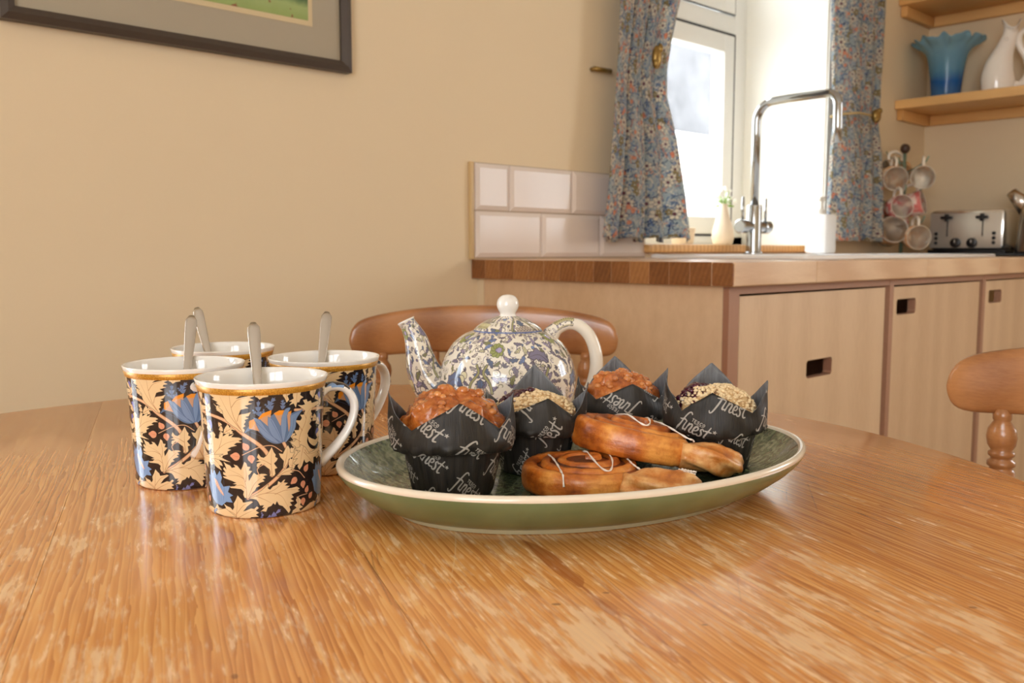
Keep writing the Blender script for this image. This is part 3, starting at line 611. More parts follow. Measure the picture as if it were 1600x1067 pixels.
# base cabinets of birch ply
CF, CBK = -.630, -.022
def cutfront(x0, x1, z0, z1, h, y=CF+.001, t=.018):
    """plywood front with a recessed rectangular finger hole h=(x0,x1,z0,z1)"""
    m = MB(); r = .007; a0, a1, b0, b1 = h; n = 4
    inner = [(p[0], p[1]) for p in [(q[0], q[1]) for q in [(c[0], c[1]) for c in rrect(a0, a1, b0, b1, 0, r, n)]]]
    outer = [((x1, z1), (x0, z1), (x0, z0), (x1, z0))[i//n] for i in range(4*n)]
    R = [[(x, yy, z) for x, z in ring] for ring, yy in ((outer, y+t), (outer, y), (inner, y), (inner, y+t), (outer, y+t))]
    m.rings(R, cap0=False, cap1=False); return m
units = [(1.288, 1.895, 1.322, 1.874, (1.553, 1.652, .680, .714), 'drawer_front', 'birch ply drawer unit with a mid-height finger slot at the worktop end'),
         (1.895, 2.429, 1.916, 2.408, (1.932, 2.030, .781, .815), 'door', 'birch ply cupboard with finger slot at its top left, right of the drawer unit'),
         (2.429, 2.975, 2.450, 2.955, (2.473, 2.567, .785, .818), 'door', 'birch ply cupboard second from the worktop end wall, behind the right chair')]
units[2] = units[2][:6]+('birch ply cupboard behind the right-hand chair',)
for i, (a, b, da, db, h, kind, lab) in enumerate(units):
    e = empty('base_cabinet', lab, 'cabinet', (0, 0, 0), group='birch ply base cabinets under the worktop')
    if i == 0: MB().box(a, a+.017, CF+.012, CBK, .0, WB-.001, .0005).build('side_panel', M_PLY, e)
    m = MB(); m.box(a if i == 0 else da-.021, da-.003, CF, CF+.011 if i == 0 else CF+.10, .0, WB-.001); 
    if i: m.box(da-.021, da-.003, CF+.10, CBK, .0, WB-.001)
    m.build('upright', M_PLYE if i == 0 else M_PLYE, e)
    MB().box(da-.003, b-(.021-.0) if False else db+.022-.003, CF, CF+.09, .846, WB-.001).build('top_rail', M_PLYE, e)
    MB().box(da-.003, db+.018, CF+.02, CBK, .0, .018).build('bottom_panel', M_PLY, e)
    MB().box(da, db+.018, CBK-.012, CBK, .018, .845).build('back_panel', M_PLY, e)
    f = cutfront(da, db, .10, .842, h).build(kind, M_PLY, e)
    ply = MB(); a0, a1, b0, b1 = h
    R = [[(x, yy, z) for x, z, _ in [(c[0], c[1], 0) for c in rrect(a0+.0003, a1-.0003, b0+.0003, b1-.0003, 0, .0068, 4)]] for yy in (CF+.0012, CF+.0188)]
    ply.rings(R, cap0=False, cap1=False).build('slot_edge', M_PLYE, f)
    MB().box(a0-.03, a1+.03, CF+.085, CF+.09, b0-.03, b1+.03).build('slot_shade', M_BLACK, f)  # added black sheet standing in for the shade inside the cabinet
o = MB().box(X0+.012, 1.33, CBK+.001, -.0005, .0, WB-.001).build('scribe_strip', M_WALL); struct(o); o.name = 'trim_2'

# tap
t = empty('tap', 'tall chrome swan-neck mixer tap with two lever handles at the sink', 'tap', (2.226, -.095, WT+.010))
MB().lathe([(.026, 0), (.026, .004), (.021, .006), (.0205, .13), (.0195, .134), (.013, .136)], 24).build('body', M_CHROME, t, auto=40)
arc = [(0, 0, .13), (0, 0, .36)]+[(0, -.05+.05*math.cos(q), .36+.05*math.sin(q)) for q in np.linspace(.15, PI/2, 8)]+[(0, -.06-.13*k, .412) for k in (.3, 1)]+[(0, -.205-.03*math.sin(q), .382+.03*math.cos(q)) for q in np.linspace(.2, PI/2, 6)]+[(0, -.236, .33), (0, -.236, .285)]
MB().tube(arc, .0115, 16).build('spout', M_CHROME, t, True)
for s in (-1, 1):
    Mx = Matrix.Rotation(s*PI/2, 4, 'Y')
    hb = MB().lathe([(.014, .018), (.015, .045), (.019, .047), (.019, .070), (.016, .073)], 20, (0, 0, .075), Mx).build('lever_hub', M_CHROME, t, auto=40)
    MB().tube([(s*.058, 0, .09), (s*.058, 0, .155)], [.0045, .0038], 10).build('lever', M_CHROME, hb, True)
# soap dispenser
t = empty('soap_dispenser', 'square white soap dispenser bottle with pump at the right end of the sink', 'bottle', (2.585, -.105, WT+.010))
MB().box(-.035, .035, -.035, .035, 0, .118, .008).build('bottle', plain('white_soap_bottle', lin(240, 240, 240), .3, var=.01), t, auto=40)
MB().lathe([(.014, .118), (.014, .132), (.006, .134), (.006, .158), (.013, .160), (.013, .170), (.009, .172)], 16).tube([(0, 0, .165), (-.03, -.012, .166), (-.037, -.015, .158)], .0045, 8).build('pump', plain('pump_plastic', lin(206, 200, 190), .35), t, auto=40)
# vase with flowers, pot
v0 = empty('bud_vase', 'tapered cream bud vase holding small white flowers on the window board', 'vase', (2.43, .14, .9355))
MB().lathe([(.020, 0), (.030, .006), (.035, .026), (.033, .045), (.024, .075), (.016, .10), (.012, .118), (.013, .128), (.010, .128), (.009, .11)], 24).build('vase_body', plain('matt_cream_stoneware', lin(226, 208, 186), .5, var=.08), v0, True)
st = MB(); lf = MB(); fl = MB(); rg = random.Random(4)
for k in range(8):
    a = rg.uniform(0, 6.28); rr = rg.uniform(.015, .05); z = rg.uniform(.14, .19); p = (rr*math.cos(a), rr*math.sin(a), z)
    st.tube([(0, 0, .11), (p[0]*.4, p[1]*.4, .135), p], .0012, 5)
    for q in range(3): fl.ball((p[0]+rg.uniform(-.01, .01), p[1]+rg.uniform(-.01, .01), p[2]+rg.uniform(-.004, .01)), rg.uniform(.004, .007), 7, 5)
    for q in range(3):
        c = Vector(p)*rg.uniform(.6, 1)+Vector((rg.uniform(-.01, .01), rg.uniform(-.01, .01), -.012)); c.z = max(c.z, .122); lf.ball(c, .008, 6, 4, (1, .45, .35))
g = plain('leaf_green', lin(140, 176, 84), .5)
st.build('stem', g, v0, True); x = lf.build('foliage', g, v0, True); x['kind'] = 'stuff'; x = fl.build('blossom', plain('petal_white', lin(246, 246, 240), .6), v0, True); x['kind'] = 'stuff'
o = MB().lathe([(.024, 0), (.032, .004), (.038, .05), (.036, .052), (.030, .01), (0.0001, .008)], 24, (2.262, .17, .9355)).build('small_pot', plain('pale_clay_pot', lin(236, 216, 190), .6), smooth=True)
tag(o, 'small pale pot on the window board just below the left curtain', 'pot')

# ------------------------------------------------------------------ curtains
def curtain(name, label, rowsdef, folds, seed, amp=.022):
    """rowsdef: list of (z, xl, xr, amp factor, lower-edge bulge)"""
    NX, NZ = 110, 70; rr = random.Random(seed); zs = np.array([r[0] for r in rowsdef]); ph = [rr.uniform(0, 6.28) for _ in range(4)]
    V = []; UV = []
    for j in range(NZ):
        z = zs[0]+(zs[-1]-zs[0])*j/(NZ-1); xl = np.interp(z, zs, [r[1] for r in rowsdef]); xr = np.interp(z, zs, [r[2] for r in rowsdef]); am = np.interp(z, zs, [r[3] for r in rowsdef])
        for i in range(NX):
            s = i/(NX-1); ss = s+.02*math.sin(9*s+ph[0]+z*2)
            y = -.062-amp*am*(math.sin(2*PI*folds*ss+ph[1])+.45*math.sin(2*PI*folds*1.9*ss+ph[2]+z*1.5))-.006*am
            x = xl+(xr-xl)*(s+.018*math.sin(2*PI*folds*ss+ph[3]))
            zz = z+(.006*math.sin(2*PI*folds*ss+1.0) if j == 0 else 0)
            V.append((x, y, zz)); UV.append((s*2.3+seed*.37, z*3.5+seed*.21))
    F = [(j*NX+i, j*NX+i+1, (j+1)*NX+i+1, (j+1)*NX+i) for j in range(NZ-1) for i in range(NX-1)]
    e = empty(name, label, 'curtain', (0, 0, 0), group='floral curtains at the kitchen window')
    o = mk('cloth', V, F, M_CLOTH, e, True, UV); sm = o.modifiers.new('s', 'SOLIDIFY'); sm.thickness = .0016; sm.offset = 0
    return e
cl = curtain('curtain', 'left floral curtain in blue and peach, flaring below its tieback, beside the tiles',
        [(.945, 1.602, 1.952, 1.15), (1.05, 1.625, 1.935, 1.0), (1.20, 1.648, 1.895, .8), (1.30, 1.660, 1.855, .6), (1.365, 1.668, 1.856, .5), (1.45, 1.672, 1.872, .7), (1.60, 1.680, 1.915, .9), (1.80, 1.685, 1.96, 1.0), (2.06, 1.69, 1.99, 1.0)], 3.6, 2)
cr = curtain('curtain', 'right floral curtain in blue and white, tied back with cord, next to the mug tree',
        [(.955, 2.715, 3.078, 1.0), (1.10, 2.722, 3.074, .9), (1.25, 2.722, 3.06, .7), (1.345, 2.728, 3.04, .45), (1.42, 2.716, 3.046, .6), (1.6, 2.70, 3.05, .8), (1.8, 2.69, 3.05, .9), (2.06, 2.68, 3.05, .9)], 5.2, 3, .018)
kb = MB().ball((0, 0, 0), .020, 14, 10, (1, .7, 1.1)).ball((.008, -.006, .016), .010, 10, 8).ball((-.010, -.004, -.012), .010, 10, 8)
o = mk('tieback_knob', kb.v, kb.f, M_BRASS, cr, True); o.location = (2.905, -.115, 1.352)
MB().tube([(2.722, -.05, 1.338), (2.74, -.092, 1.345), (2.80, -.108, 1.352), (2.87, -.108, 1.353), (2.905, -.105, 1.352)], .0045, 8).build('tieback_cord', plain('tan_cord', lin(176, 152, 108), .8), cr, True)
o = mk('tieback_knob', kb.v, kb.f, M_BRASS, cl, True); o.location = (1.762, -.108, 1.375); o.scale = (.75, .75, 1.25)
MB().tube([(1.648, -.012, 1.347), (1.70, -.018, 1.347)], .006, 8).tube([(1.65, -.012, 1.347), (1.65, 0, 1.347)], .005, 8).build('wall_bracket', M_BRASS, cl, True)

# ------------------------------------------------------------------ shelves in the corner
for nm, z, lab in (('wall_shelf', 1.426, 'lower pine corner shelf carrying the blue vase and white jug'), ('wall_shelf', 1.789, 'upper pine corner shelf at the top right edge of the picture')):
    e = empty(nm, lab, 'shelf', (0, 0, 0), group='pine corner shelves')
    MB().box(3.292, XB-.001, -1.6, -.001, z, z+.032, .003).build('board', M_SHELF, e, auto=40)
    MB().box(3.312, XB-.001, -.024, -.001, z-.037, z-.0002, .002).build('batten', M_SHELF, e, auto=40)
    MB().box(XB-.024, XB-.001, -1.55, -.025, z-.037, z-.0002, .002).build('batten', M_SHELF, e, auto=40)
SZ = 1.458
# ruffled blue glass vase
NR, NZ = 96, 26; V = []; vb = [(.046, 0), (.049, .004), (.050, .03), (.055, .08), (.062, .13), (.070, .160), (.086, .182), (.104, .196), (.116, .208)]
pr = spline(vb, NZ)
prf = [(a, b, 1) for a, b in pr]+[(a-.004, b+.0015, 1) for a, b in pr[::-1]][:-3]
for r, z, _ in prf:
    k = max(0, (r-.072)/.044)
    for i in range(NR):
        a = 2*PI*i/NR; rr = r*(1+.05*k*math.sin(11*a+1)+.03*k*math.sin(5*a)); zz = z+.007*k*math.sin(11*a+2.2)+.004*k*math.sin(19*a)
        V.append((rr*math.cos(a), rr*math.sin(a), zz))
F = [(j*NR+i, j*NR+(i+1) % NR, (j+1)*NR+(i+1) % NR, (j+1)*NR+i) for j in range(len(prf)-1) for i in range(NR)]
tb = NT('blue_art_glass'); vv = tb.coord(); sx = tb.n('SeparateXYZ'); tb.set(sx.inputs[0], vv)
cb = tb.ramp(tb.math('ADD', tb.math('MULTIPLY', sx.outputs[2], 4.6), tb.math('MULTIPLY', tb.noise(vv, 9, 3), .35)), [(.15, lin(84, 130, 176)), (.42, lin(40, 102, 178)), (.62, lin(98, 152, 186)), (1, lin(132, 176, 198))])
M_BLUEG = tb.out(cb, .12, Transmission_Weight=.25, IOR=1.3)
o = mk('glass_vase', V, F+[tuple(range(NR))], M_BLUEG, None, True); o.location = (3.42, -.128, SZ+.0005); tag(o, 'blue art glass vase with a ruffled flaring rim on the lower shelf', 'vase')
# white fish-shaped jug
e = empty('fish_jug', 'white china fish-shaped jug with a looped tail handle beside the blue vase', 'jug', (3.42, -.302, SZ+.0005), math.radians(-56))
jm = MB(); sp = spline([(0, 0, .0), (0, .0, .03), (-.002, .0, .075), (.004, .0, .12), (.02, 0, .165), (.032, 0, .205), (.034, 0, .235)], 26)
rad = np.interp(np.linspace(0, 1, 26), [0, .06, .25, .45, .62, .80, .92, 1], [.040, .050, .052, .042, .030, .023, .022, .030])
R = []
for p, r in zip(sp, rad):
    R.append([(-.0+p[0]+r*1.05*math.cos(a), p[1]+r*.8*math.sin(a), p[2]+(.016*math.cos(2*a) if p[2] > .225 else 0)) for a in np.linspace(0, 2*PI, 28, endpoint=False)])
inn = [[(p[0]*.86+.034*.14, p[1]*.86, p[2]-.001) for p in R[-1]], [(.034+(p[0]-.034)*.6, p[1]*.6, p[2]-.04) for p in R[-1]]]
jm.rings(R+inn); jm.build('jug_body', M_CHINA, e, True)
MB().tube(spline([(.045, 0, .028), (.075, 0, .03), (.096, 0, .07), (.086, 0, .12), (.064, 0, .158), (.060, 0, .19), (.075, 0, .215)], 22), np.interp(np.linspace(0, 1, 22), [0, .4, .75, 1], [.017, .013, .012, .007]), 14).build('tail_handle', M_CHINA, e, True)
MB().ball((.012, -.031, .178), .006, 10, 8).build('eye', M_CHINA, e, True)

# ------------------------------------------------------------------ mug tree
MT = Vector((3.19, -.09, WT))
te = empty('mug_tree', 'green metal mug tree with a dark ball on top beside the right curtain', 'mug tree', MT)
GM = plain('green_patina_metal', lin(130, 152, 132), .4, .4)
MB().lathe([(.07, 0), (.07, .006), (.01, .012)], 24).build('base', GM, te, True)
MB().tube([(0, 0, .01), (0, 0, .355)], .006, 10).build('pole', GM, te, True)
MB().ball((0, 0, .372), .017, 14, 10).build('finial', plain('dark_wood_ball', lin(70, 50, 40), .4), te, True)
def small_mug(label, outer, px, py, ax_deg, tilt, x=3.17, sc=1.0):
    """hanging mug; (px,py) is where its mouth shows, the handle points up"""
    r = FW+RT*((px-800)/FPX); d = (FW*math.cos(PITCH)-Vector((0, 0, math.sin(PITCH))))+RT*((px-800)/FPX)+(-FW*math.sin(PITCH)-Vector((0, 0, math.cos(PITCH))))*((py-533.5)/FPX)
    tt = (x-CAMP.x)/d.x; c = CAMP+d*tt
    e = empty('hanging_mug', label, 'mug', c, group='mugs hanging on the mug tree')
    R_ = Matrix.Rotation(math.radians(ax_deg), 4, 'Z') @ Matrix.Rotation(math.radians(90+tilt), 4, 'Y')
    # local: mug axis +z -> mouth towards -x (camera); handle along +x local -> up
    pro = [(.030, -.078), (.034, -.074), (.038, -.04), (.040, 0)]; pin = [(.0375, .0), (.035, -.04), (.031, -.070), (.0001, -.072)]
    base = Matrix.Rotation(math.radians(180), 4, 'Z')
    A = MB().lathe([(a*sc, b*sc) for a, b in pro], 28); B = MB().lathe([(a*sc, b*sc) for a, b in [(.040, 0), (.0388, .001)]+pin], 28)
    h = MB().tube([(q[0]*sc, 0, q[1]*sc) for q in spline([(.036, -.012), (.058, -.012), (.066, -.034), (.054, -.056), (.033, -.060)], 16)], .0052*sc, 8)
    T = Matrix.Rotation(math.radians(ax_deg), 4, 'Z') @ Matrix.Rotation(math.radians(-90+tilt), 4, 'Y') 
    for nm, m, mt in (('outer_wall', A, outer), ('inner_wall', B, M_POTW), ('handle', h, M_POTW)):
        mk(nm, [T @ Vector(q) for q in m.v], m.f, mt, e, True)
    return c
def spotted(name, a, b):
    t = NT(name); n = t.noise(t.coord(), 40, 3); return t.out(t.ramp(n, [(.45, a), (.55, b)]), .12)
OP, OB, OR_ = spotted('peach_band_print', lin(226, 176, 130), lin(240, 214, 184)), spotted('brown_band_print', lin(196, 160, 120), lin(150, 116, 84)), spotted('pink_floral_print', lin(214, 120, 118), lin(236, 214, 204))
hang = [('upper left mug on the tree, cream inside, mouth towards the room', OP, 1400, 279, 42, -10, 3.12, 1.05), ('peach banded mug at the upper right of the tree', OP, 1442, 277, 20, -8, 3.14, 1.0),
        ('cream mug in the middle of the tree over the pink one', OR_, 1410, 322, 50, 4, 3.10, 1.0), ('widest mug on the tree, lowest at its left with open mouth', OB, 1397, 358, 38, 14, 3.09, 1.18),
        ('tan mug at the lower right of the tree next to the toaster', OP, 1436, 371, 46, -4, 3.12, 1.03), ('pink floral mug sticking out sideways to the right of the tree', OR_, 1443, 316, 100, 12, 3.20, 1.05),
        ('brown mug half hidden behind the right curtain', OB, 1383, 268, -40, 0, 3.20, 1.05), ('dark red mug at the lower left behind the curtain hem', OR_, 1379, 345, -36, 6, 3.21, 1.05)]
ak = MB()
for h in hang:
    c = small_mug(*h); 
    top = c+Vector((.02, 0, .050)); rel = top-MT; zt = min(.35, max(.08, rel.z+.0))
    ak.tube([(0, 0, zt-.03), (rel.x*.6, rel.y*.6, zt-.012), (rel.x, rel.y, zt+.004), (rel.x*1.12, rel.y*1.12, zt+.022)], .0028, 6)
ak.build('hook_arms', GM, te, True)

# ------------------------------------------------------------------ toaster, tray, kettle
o = MB().box(3.235, 3.555, -.92, -.118, WT+.0003, WT+.010, .003).build('counter_mat', M_BLACK, auto=40); tag(o, 'black mat under the toaster and kettle', 'mat')
tz = WT+.010
t = empty('toaster', 'polished steel four slice toaster with black levers and two dials', 'toaster', (3.30, -.262, tz))
M_TS = plain('polished_steel', lin(226, 222, 214), .16, .85, .02)
MB().box(.0, .20, -.125, .125, .012, .150, .016).build('body', M_TS, t, auto=40)
MB().box(.004, .196, -.128, .128, 0, .012, .004).build('base', M_BLACK, t, auto=40)
M_TF = plain('satin_front_panel', lin(206, 200, 190), .3, .5)
MB().box(-.004, .0005, -.118, .118, .018, .138, .003).build('front_panel', M_TF, t, auto=40)
for y in (.058, -.058):
    MB().box(-.0052, -.0035, y-.002, y+.002, .058, .132).build('lever_slot', M_BLACK, t)
    MB().box(-.024, -.004, y-.019, y+.019, .118, .128, .003).box(-.020, -.005, y-.006, y+.006, .11, .135, .002).build('lever', M_BLACK, t, auto=40)
for y in (.027, -.027):
    Mx = Matrix.Rotation(-PI/2, 4, 'Y'); d = MB().lathe([(.017, .0), (.016, .012), (.012, .014)], 20, (-.004, y, .036), Mx).build('dial', M_BLACK, t, auto=40)
    MB().box(-.0195, -.0178, y-.001, y+.001, .036, .047).build('dial_mark', M_CHINA, d)
for y in (.095, -.095):
    for z in (.036, .052, .068): MB().lathe([(.0065, 0), (.006, .003), (.003, .004)], 12, (-.004, y, z), Matrix.Rotation(-PI/2, 4, 'Y')).build('button', M_BLACK, t, auto=40)
for y in (.058, -.058):
    for x in (.055, .125): MB().box(x-.010, x+.010, y-.05, y+.05, .1495, .1505).build('bread_slot', M_BLACK, t)
k = empty('kettle', 'brushed steel kettle with dark handle at the right edge behind the toaster', 'kettle', (3.34, -.505, tz))
MB().lathe([(.085, 0), (.092, .006), (.090, .02), (.086, .08), (.078, .15), (.066, .195), (.060, .20), (.02, .212)], 36).build('body', M_STEEL, k, auto=40)
MB().lathe([(.060, .2), (.045, .210), (.014, .216), (.010, .228), (.014, .236), (.0001, .238)], 28).build('lid', M_BLACK, k, True)
sv = [(-.005, .060, .15), (-.008, .095, .185), (-.01, .112, .205)]
MB().tube(sv, [.034, .022, .017], 16, 1.0).build('spout', M_STEEL, k, True)
MB().tube(spline([(0, -.055, .195), (0, -.10, .20), (0, -.125, .15), (0, -.11, .07), (0, -.085, .03)], 18), .011, 10).build('handle', M_BLACK, k, True)
MB().lathe([(.094, -.0002), (.094, .005), (.09, .006)], 36).build('power_base', M_BLACK, k, True)

# ------------------------------------------------------------------ framed picture
PX0, PX1, PZ0, PZ1 = .380, .965, 1.246, 1.75
pe = empty('framed_picture', 'landscape watercolour in a dark wood frame with grey mount on the cream wall', 'picture', (0, 0, 0))
M_FR = plain('dark_frame_wood', lin(66, 54, 46), .4, var=.12, nscale=60); bw = .020; D = .022
fm = MB()
def miter(ax0, ax1, az0, az1, bw, y0, y1):
    o_, i_ = [(ax0, az0), (ax1, az0), (ax1, az1), (ax0, az1)], [(ax0+bw, az0+bw), (ax1-bw, az0+bw), (ax1-bw, az1-bw), (ax0+bw, az1-bw)]
    mid = [((a[0]+b[0])/2, (a[1]+b[1])/2) for a, b in zip(o_, i_)]; R = [[(x, y, z) for x, z in r] for r, y in ((o_, y0), (o_, y1+.003), (mid, y1), (i_, y1+.006), (i_, y0), (o_, y0))]
    return R
fm.rings(miter(PX0, PX1, PZ0, PZ1, bw, -.001, -D), cap0=False, cap1=False); fm.build('frame', M_FR, pe)
MB().box(PX0+bw, PX1-bw, -.010, -.002, PZ0+bw, PZ1-bw).build('mount', plain('grey_mount_board', lin(184, 170, 150), .85, var=.01), pe)
MB().box(PX0+.098, .888, -.0108, -.010, PZ0+.072, PZ1-.09).build('inner_mount', plain('cream_mount_line', lin(228, 204, 164), .85, var=.01), pe)
ta = NT('watercolour'); v = ta.coord(); sz = ta.n('SeparateXYZ'); ta.set(sz.inputs[0], v)
hgt = ta.math('ADD', ta.math('MULTIPLY', ta.math('SUBTRACT', sz.outputs[2], PZ0+.08), 6), ta.math('MULTIPLY', ta.noise(v, 18, 4), .35))
ca = ta.ramp(hgt, [(.15, lin(158, 176, 104)), (.30, lin(172, 188, 122)), (.40, lin(82, 110, 70)), (.52, lin(136, 150, 100)), (.7, lin(190, 206, 210)), (1, lin(206, 220, 228))])
ca = ta.mix(ta.ramp(ta.noise(v, 42, 2), [(.66, 0), (.70, 1)]), ca, lin(150, 84, 60))
MB().box(PX0+.107, .879, -.0114, -.0108, PZ0+.081, PZ1-.10).build('watercolour', ta.out(ca, .8), pe)
MB().box(PX0+bw-.001, PX1-bw+.001, -.0150, -.0140, PZ0+bw-.001, PZ1-bw+.001).build('glazing', M_GLASS, pe)

# ------------------------------------------------------------------ round pine table
TZ = .75; TC = P3(.631, -.127, 0); TR = .511; GR = YAW+math.radians(21.3)-PI/2
def marks():
    """knots, resin streak, dents and scratches at their places on the tabletop"""
    N = 4096; c = Canvas(N, N, (0, 0, 0)); ca, sa = math.cos(-GR), math.sin(-GR)
    def L(pts):
        out = []
        for px, py in pts:
            d = (FW*math.cos(PITCH)-Vector((0, 0, math.sin(PITCH))))+RT*((px-800)/FPX)+(-FW*math.sin(PITCH)-Vector((0, 0, math.cos(PITCH))))*((py-533.5)/FPX)
            p = CAMP+d*((TZ-CAMP.z)/d.z); x, y = p.x-TC.x, p.y-TC.y; lx, ly = ca*x-sa*y, sa*x+ca*y; out.append(((lx/1.04+.5)*N, (.5-ly/1.04)*N))
        return np.array(out)
    A, G, B = (210, 0, 0), (0, 220, 0), (0, 0, 230)
    c.poly(spline(L([(812, 842), (835, 850), (868, 868), (893, 891), (912, 905), (907, 918), (888, 906), (862, 890), (838, 866), (812, 842)]), 60), A)
    c.stroke(L([(905, 912), (926, 930)]), 7, A); c.poly(spline(L([(921, 927), (945, 936), (965, 950), (958, 962), (935, 948), (921, 927)]), 30), (150, 0, 0))
    c.stroke(spline(L([(962, 950), (976, 982), (998, 1002), (1038, 1022), (1056, 1034)]), 30), [5, 7, 10], (150, 0, 0)); c.stroke(spline(L([(965, 955), (1006, 974), (1036, 1002), (1056, 1030)]), 30), [8, 5, 9], (150, 0, 0))
    for p in ([(905, 868), (945, 903), (995, 948), (1044, 990)], [(640, 826), (690, 880), (740, 940), (800, 1010)], [(760, 850), (830, 905), (880, 935), (920, 965)]): c.stroke(spline(L(p), 40), [1, 3.4, 1], G)
    for p in ([(870, 850), (930, 905), (1000, 960), (1090, 1030)], [(800, 858), (860, 905), (940, 985), (1040, 1060)], [(735, 850), (800, 920), (900, 1010)], [(150, 640), (120, 700), (70, 800), (40, 880)], [(190, 650), (160, 720), (110, 800), (75, 880)]): c.stroke(spline(L(p), 50), [1, 4, 2], (120, 0, 0))
    c.poly(spline(L([(551, 836), (566, 830), (584, 846), (576, 862), (560, 852), (551, 836)]), 30), (0, 110, 0))
    for p, w_ in (([(566, 858), (577, 880), (597, 915), (612, 945)], [2, 5, 2]), ([(580, 860), (584, 884), (592, 898)], [2, 4, 1]), ([(588, 862), (592, 880), (602, 890)], [2, 4, 1]), ([(540, 828), (553, 850), (565, 868)], [1, 3, 1])): c.stroke(spline(L(p), 24), w_, (0, 0, 150))
    c.stroke(spline(L([(712, 832), (711, 868), (703, 912)]), 20), [3, 2, 1], G); c.stroke(L([(704, 868), (713, 873)]), 4, G); c.disc(*L([(721, 917)])[0], 8, G)
    for x, y, r in ((869, 944, 9), (947, 926, 7), (1101, 976, 6), (1444, 820, 4), (1467, 813, 4), (1292, 768, 4), (1520, 949, 8), (1160, 862, 3), (15, 884, 5), (1370, 955, 5)): c.disc(*L([(x, y)])[0], r, B, r*.6, .4)
    c.disc(*L([(42, 647)])[0], 17, (0, 0, 150), 26)
    for p in ([(1229, 763), (1229, 780), (1233, 791)], [(1196, 776), (1218, 791)], [(1152, 905), (1158, 940)], [(1262, 756), (1278, 800)]): c.stroke(spline(L(p), 14), 2.2, (0, 0, 130))
    c.stroke(spline(L([(1370, 1040), (1430, 1022), (1490, 1004)]), 20), [4, 5, 2], (0, 0, 70)); c.disc(*L([(1474, 1017)])[0], 12, G)
    for p in ([(1240, 660), (1400, 730), (1590, 800)], [(1300, 720), (1450, 780), (1600, 822)], [(1260, 790), (1420, 870), (1590, 930)], [(1180, 850), (1330, 950), (1480, 1030)], [(1350, 700), (1600, 780)]): c.stroke(spline(L(p), 30), [1, 2.4, 1], (0, 150, 0))
    return c.image('table_marks')
IMG_MARKS = marks(); IMG_MARKS.colorspace_settings.name = 'Non-Color'
def tloc(px, py):
    d = (FW*math.cos(PITCH)-Vector((0, 0, math.sin(PITCH))))+RT*((px-800)/FPX)+(-FW*math.sin(PITCH)-Vector((0, 0, math.cos(PITCH))))*((py-533.5)/FPX)
    p = CAMP+d*((TZ-CAMP.z)/d.z)-Vector((TC.x, TC.y, 0)); p.rotate(Matrix.Rotation(-GR, 3, 'Z')); return p
WEAR = tuple(tloc(430, 960))     # the most rubbed spot of the tabletop
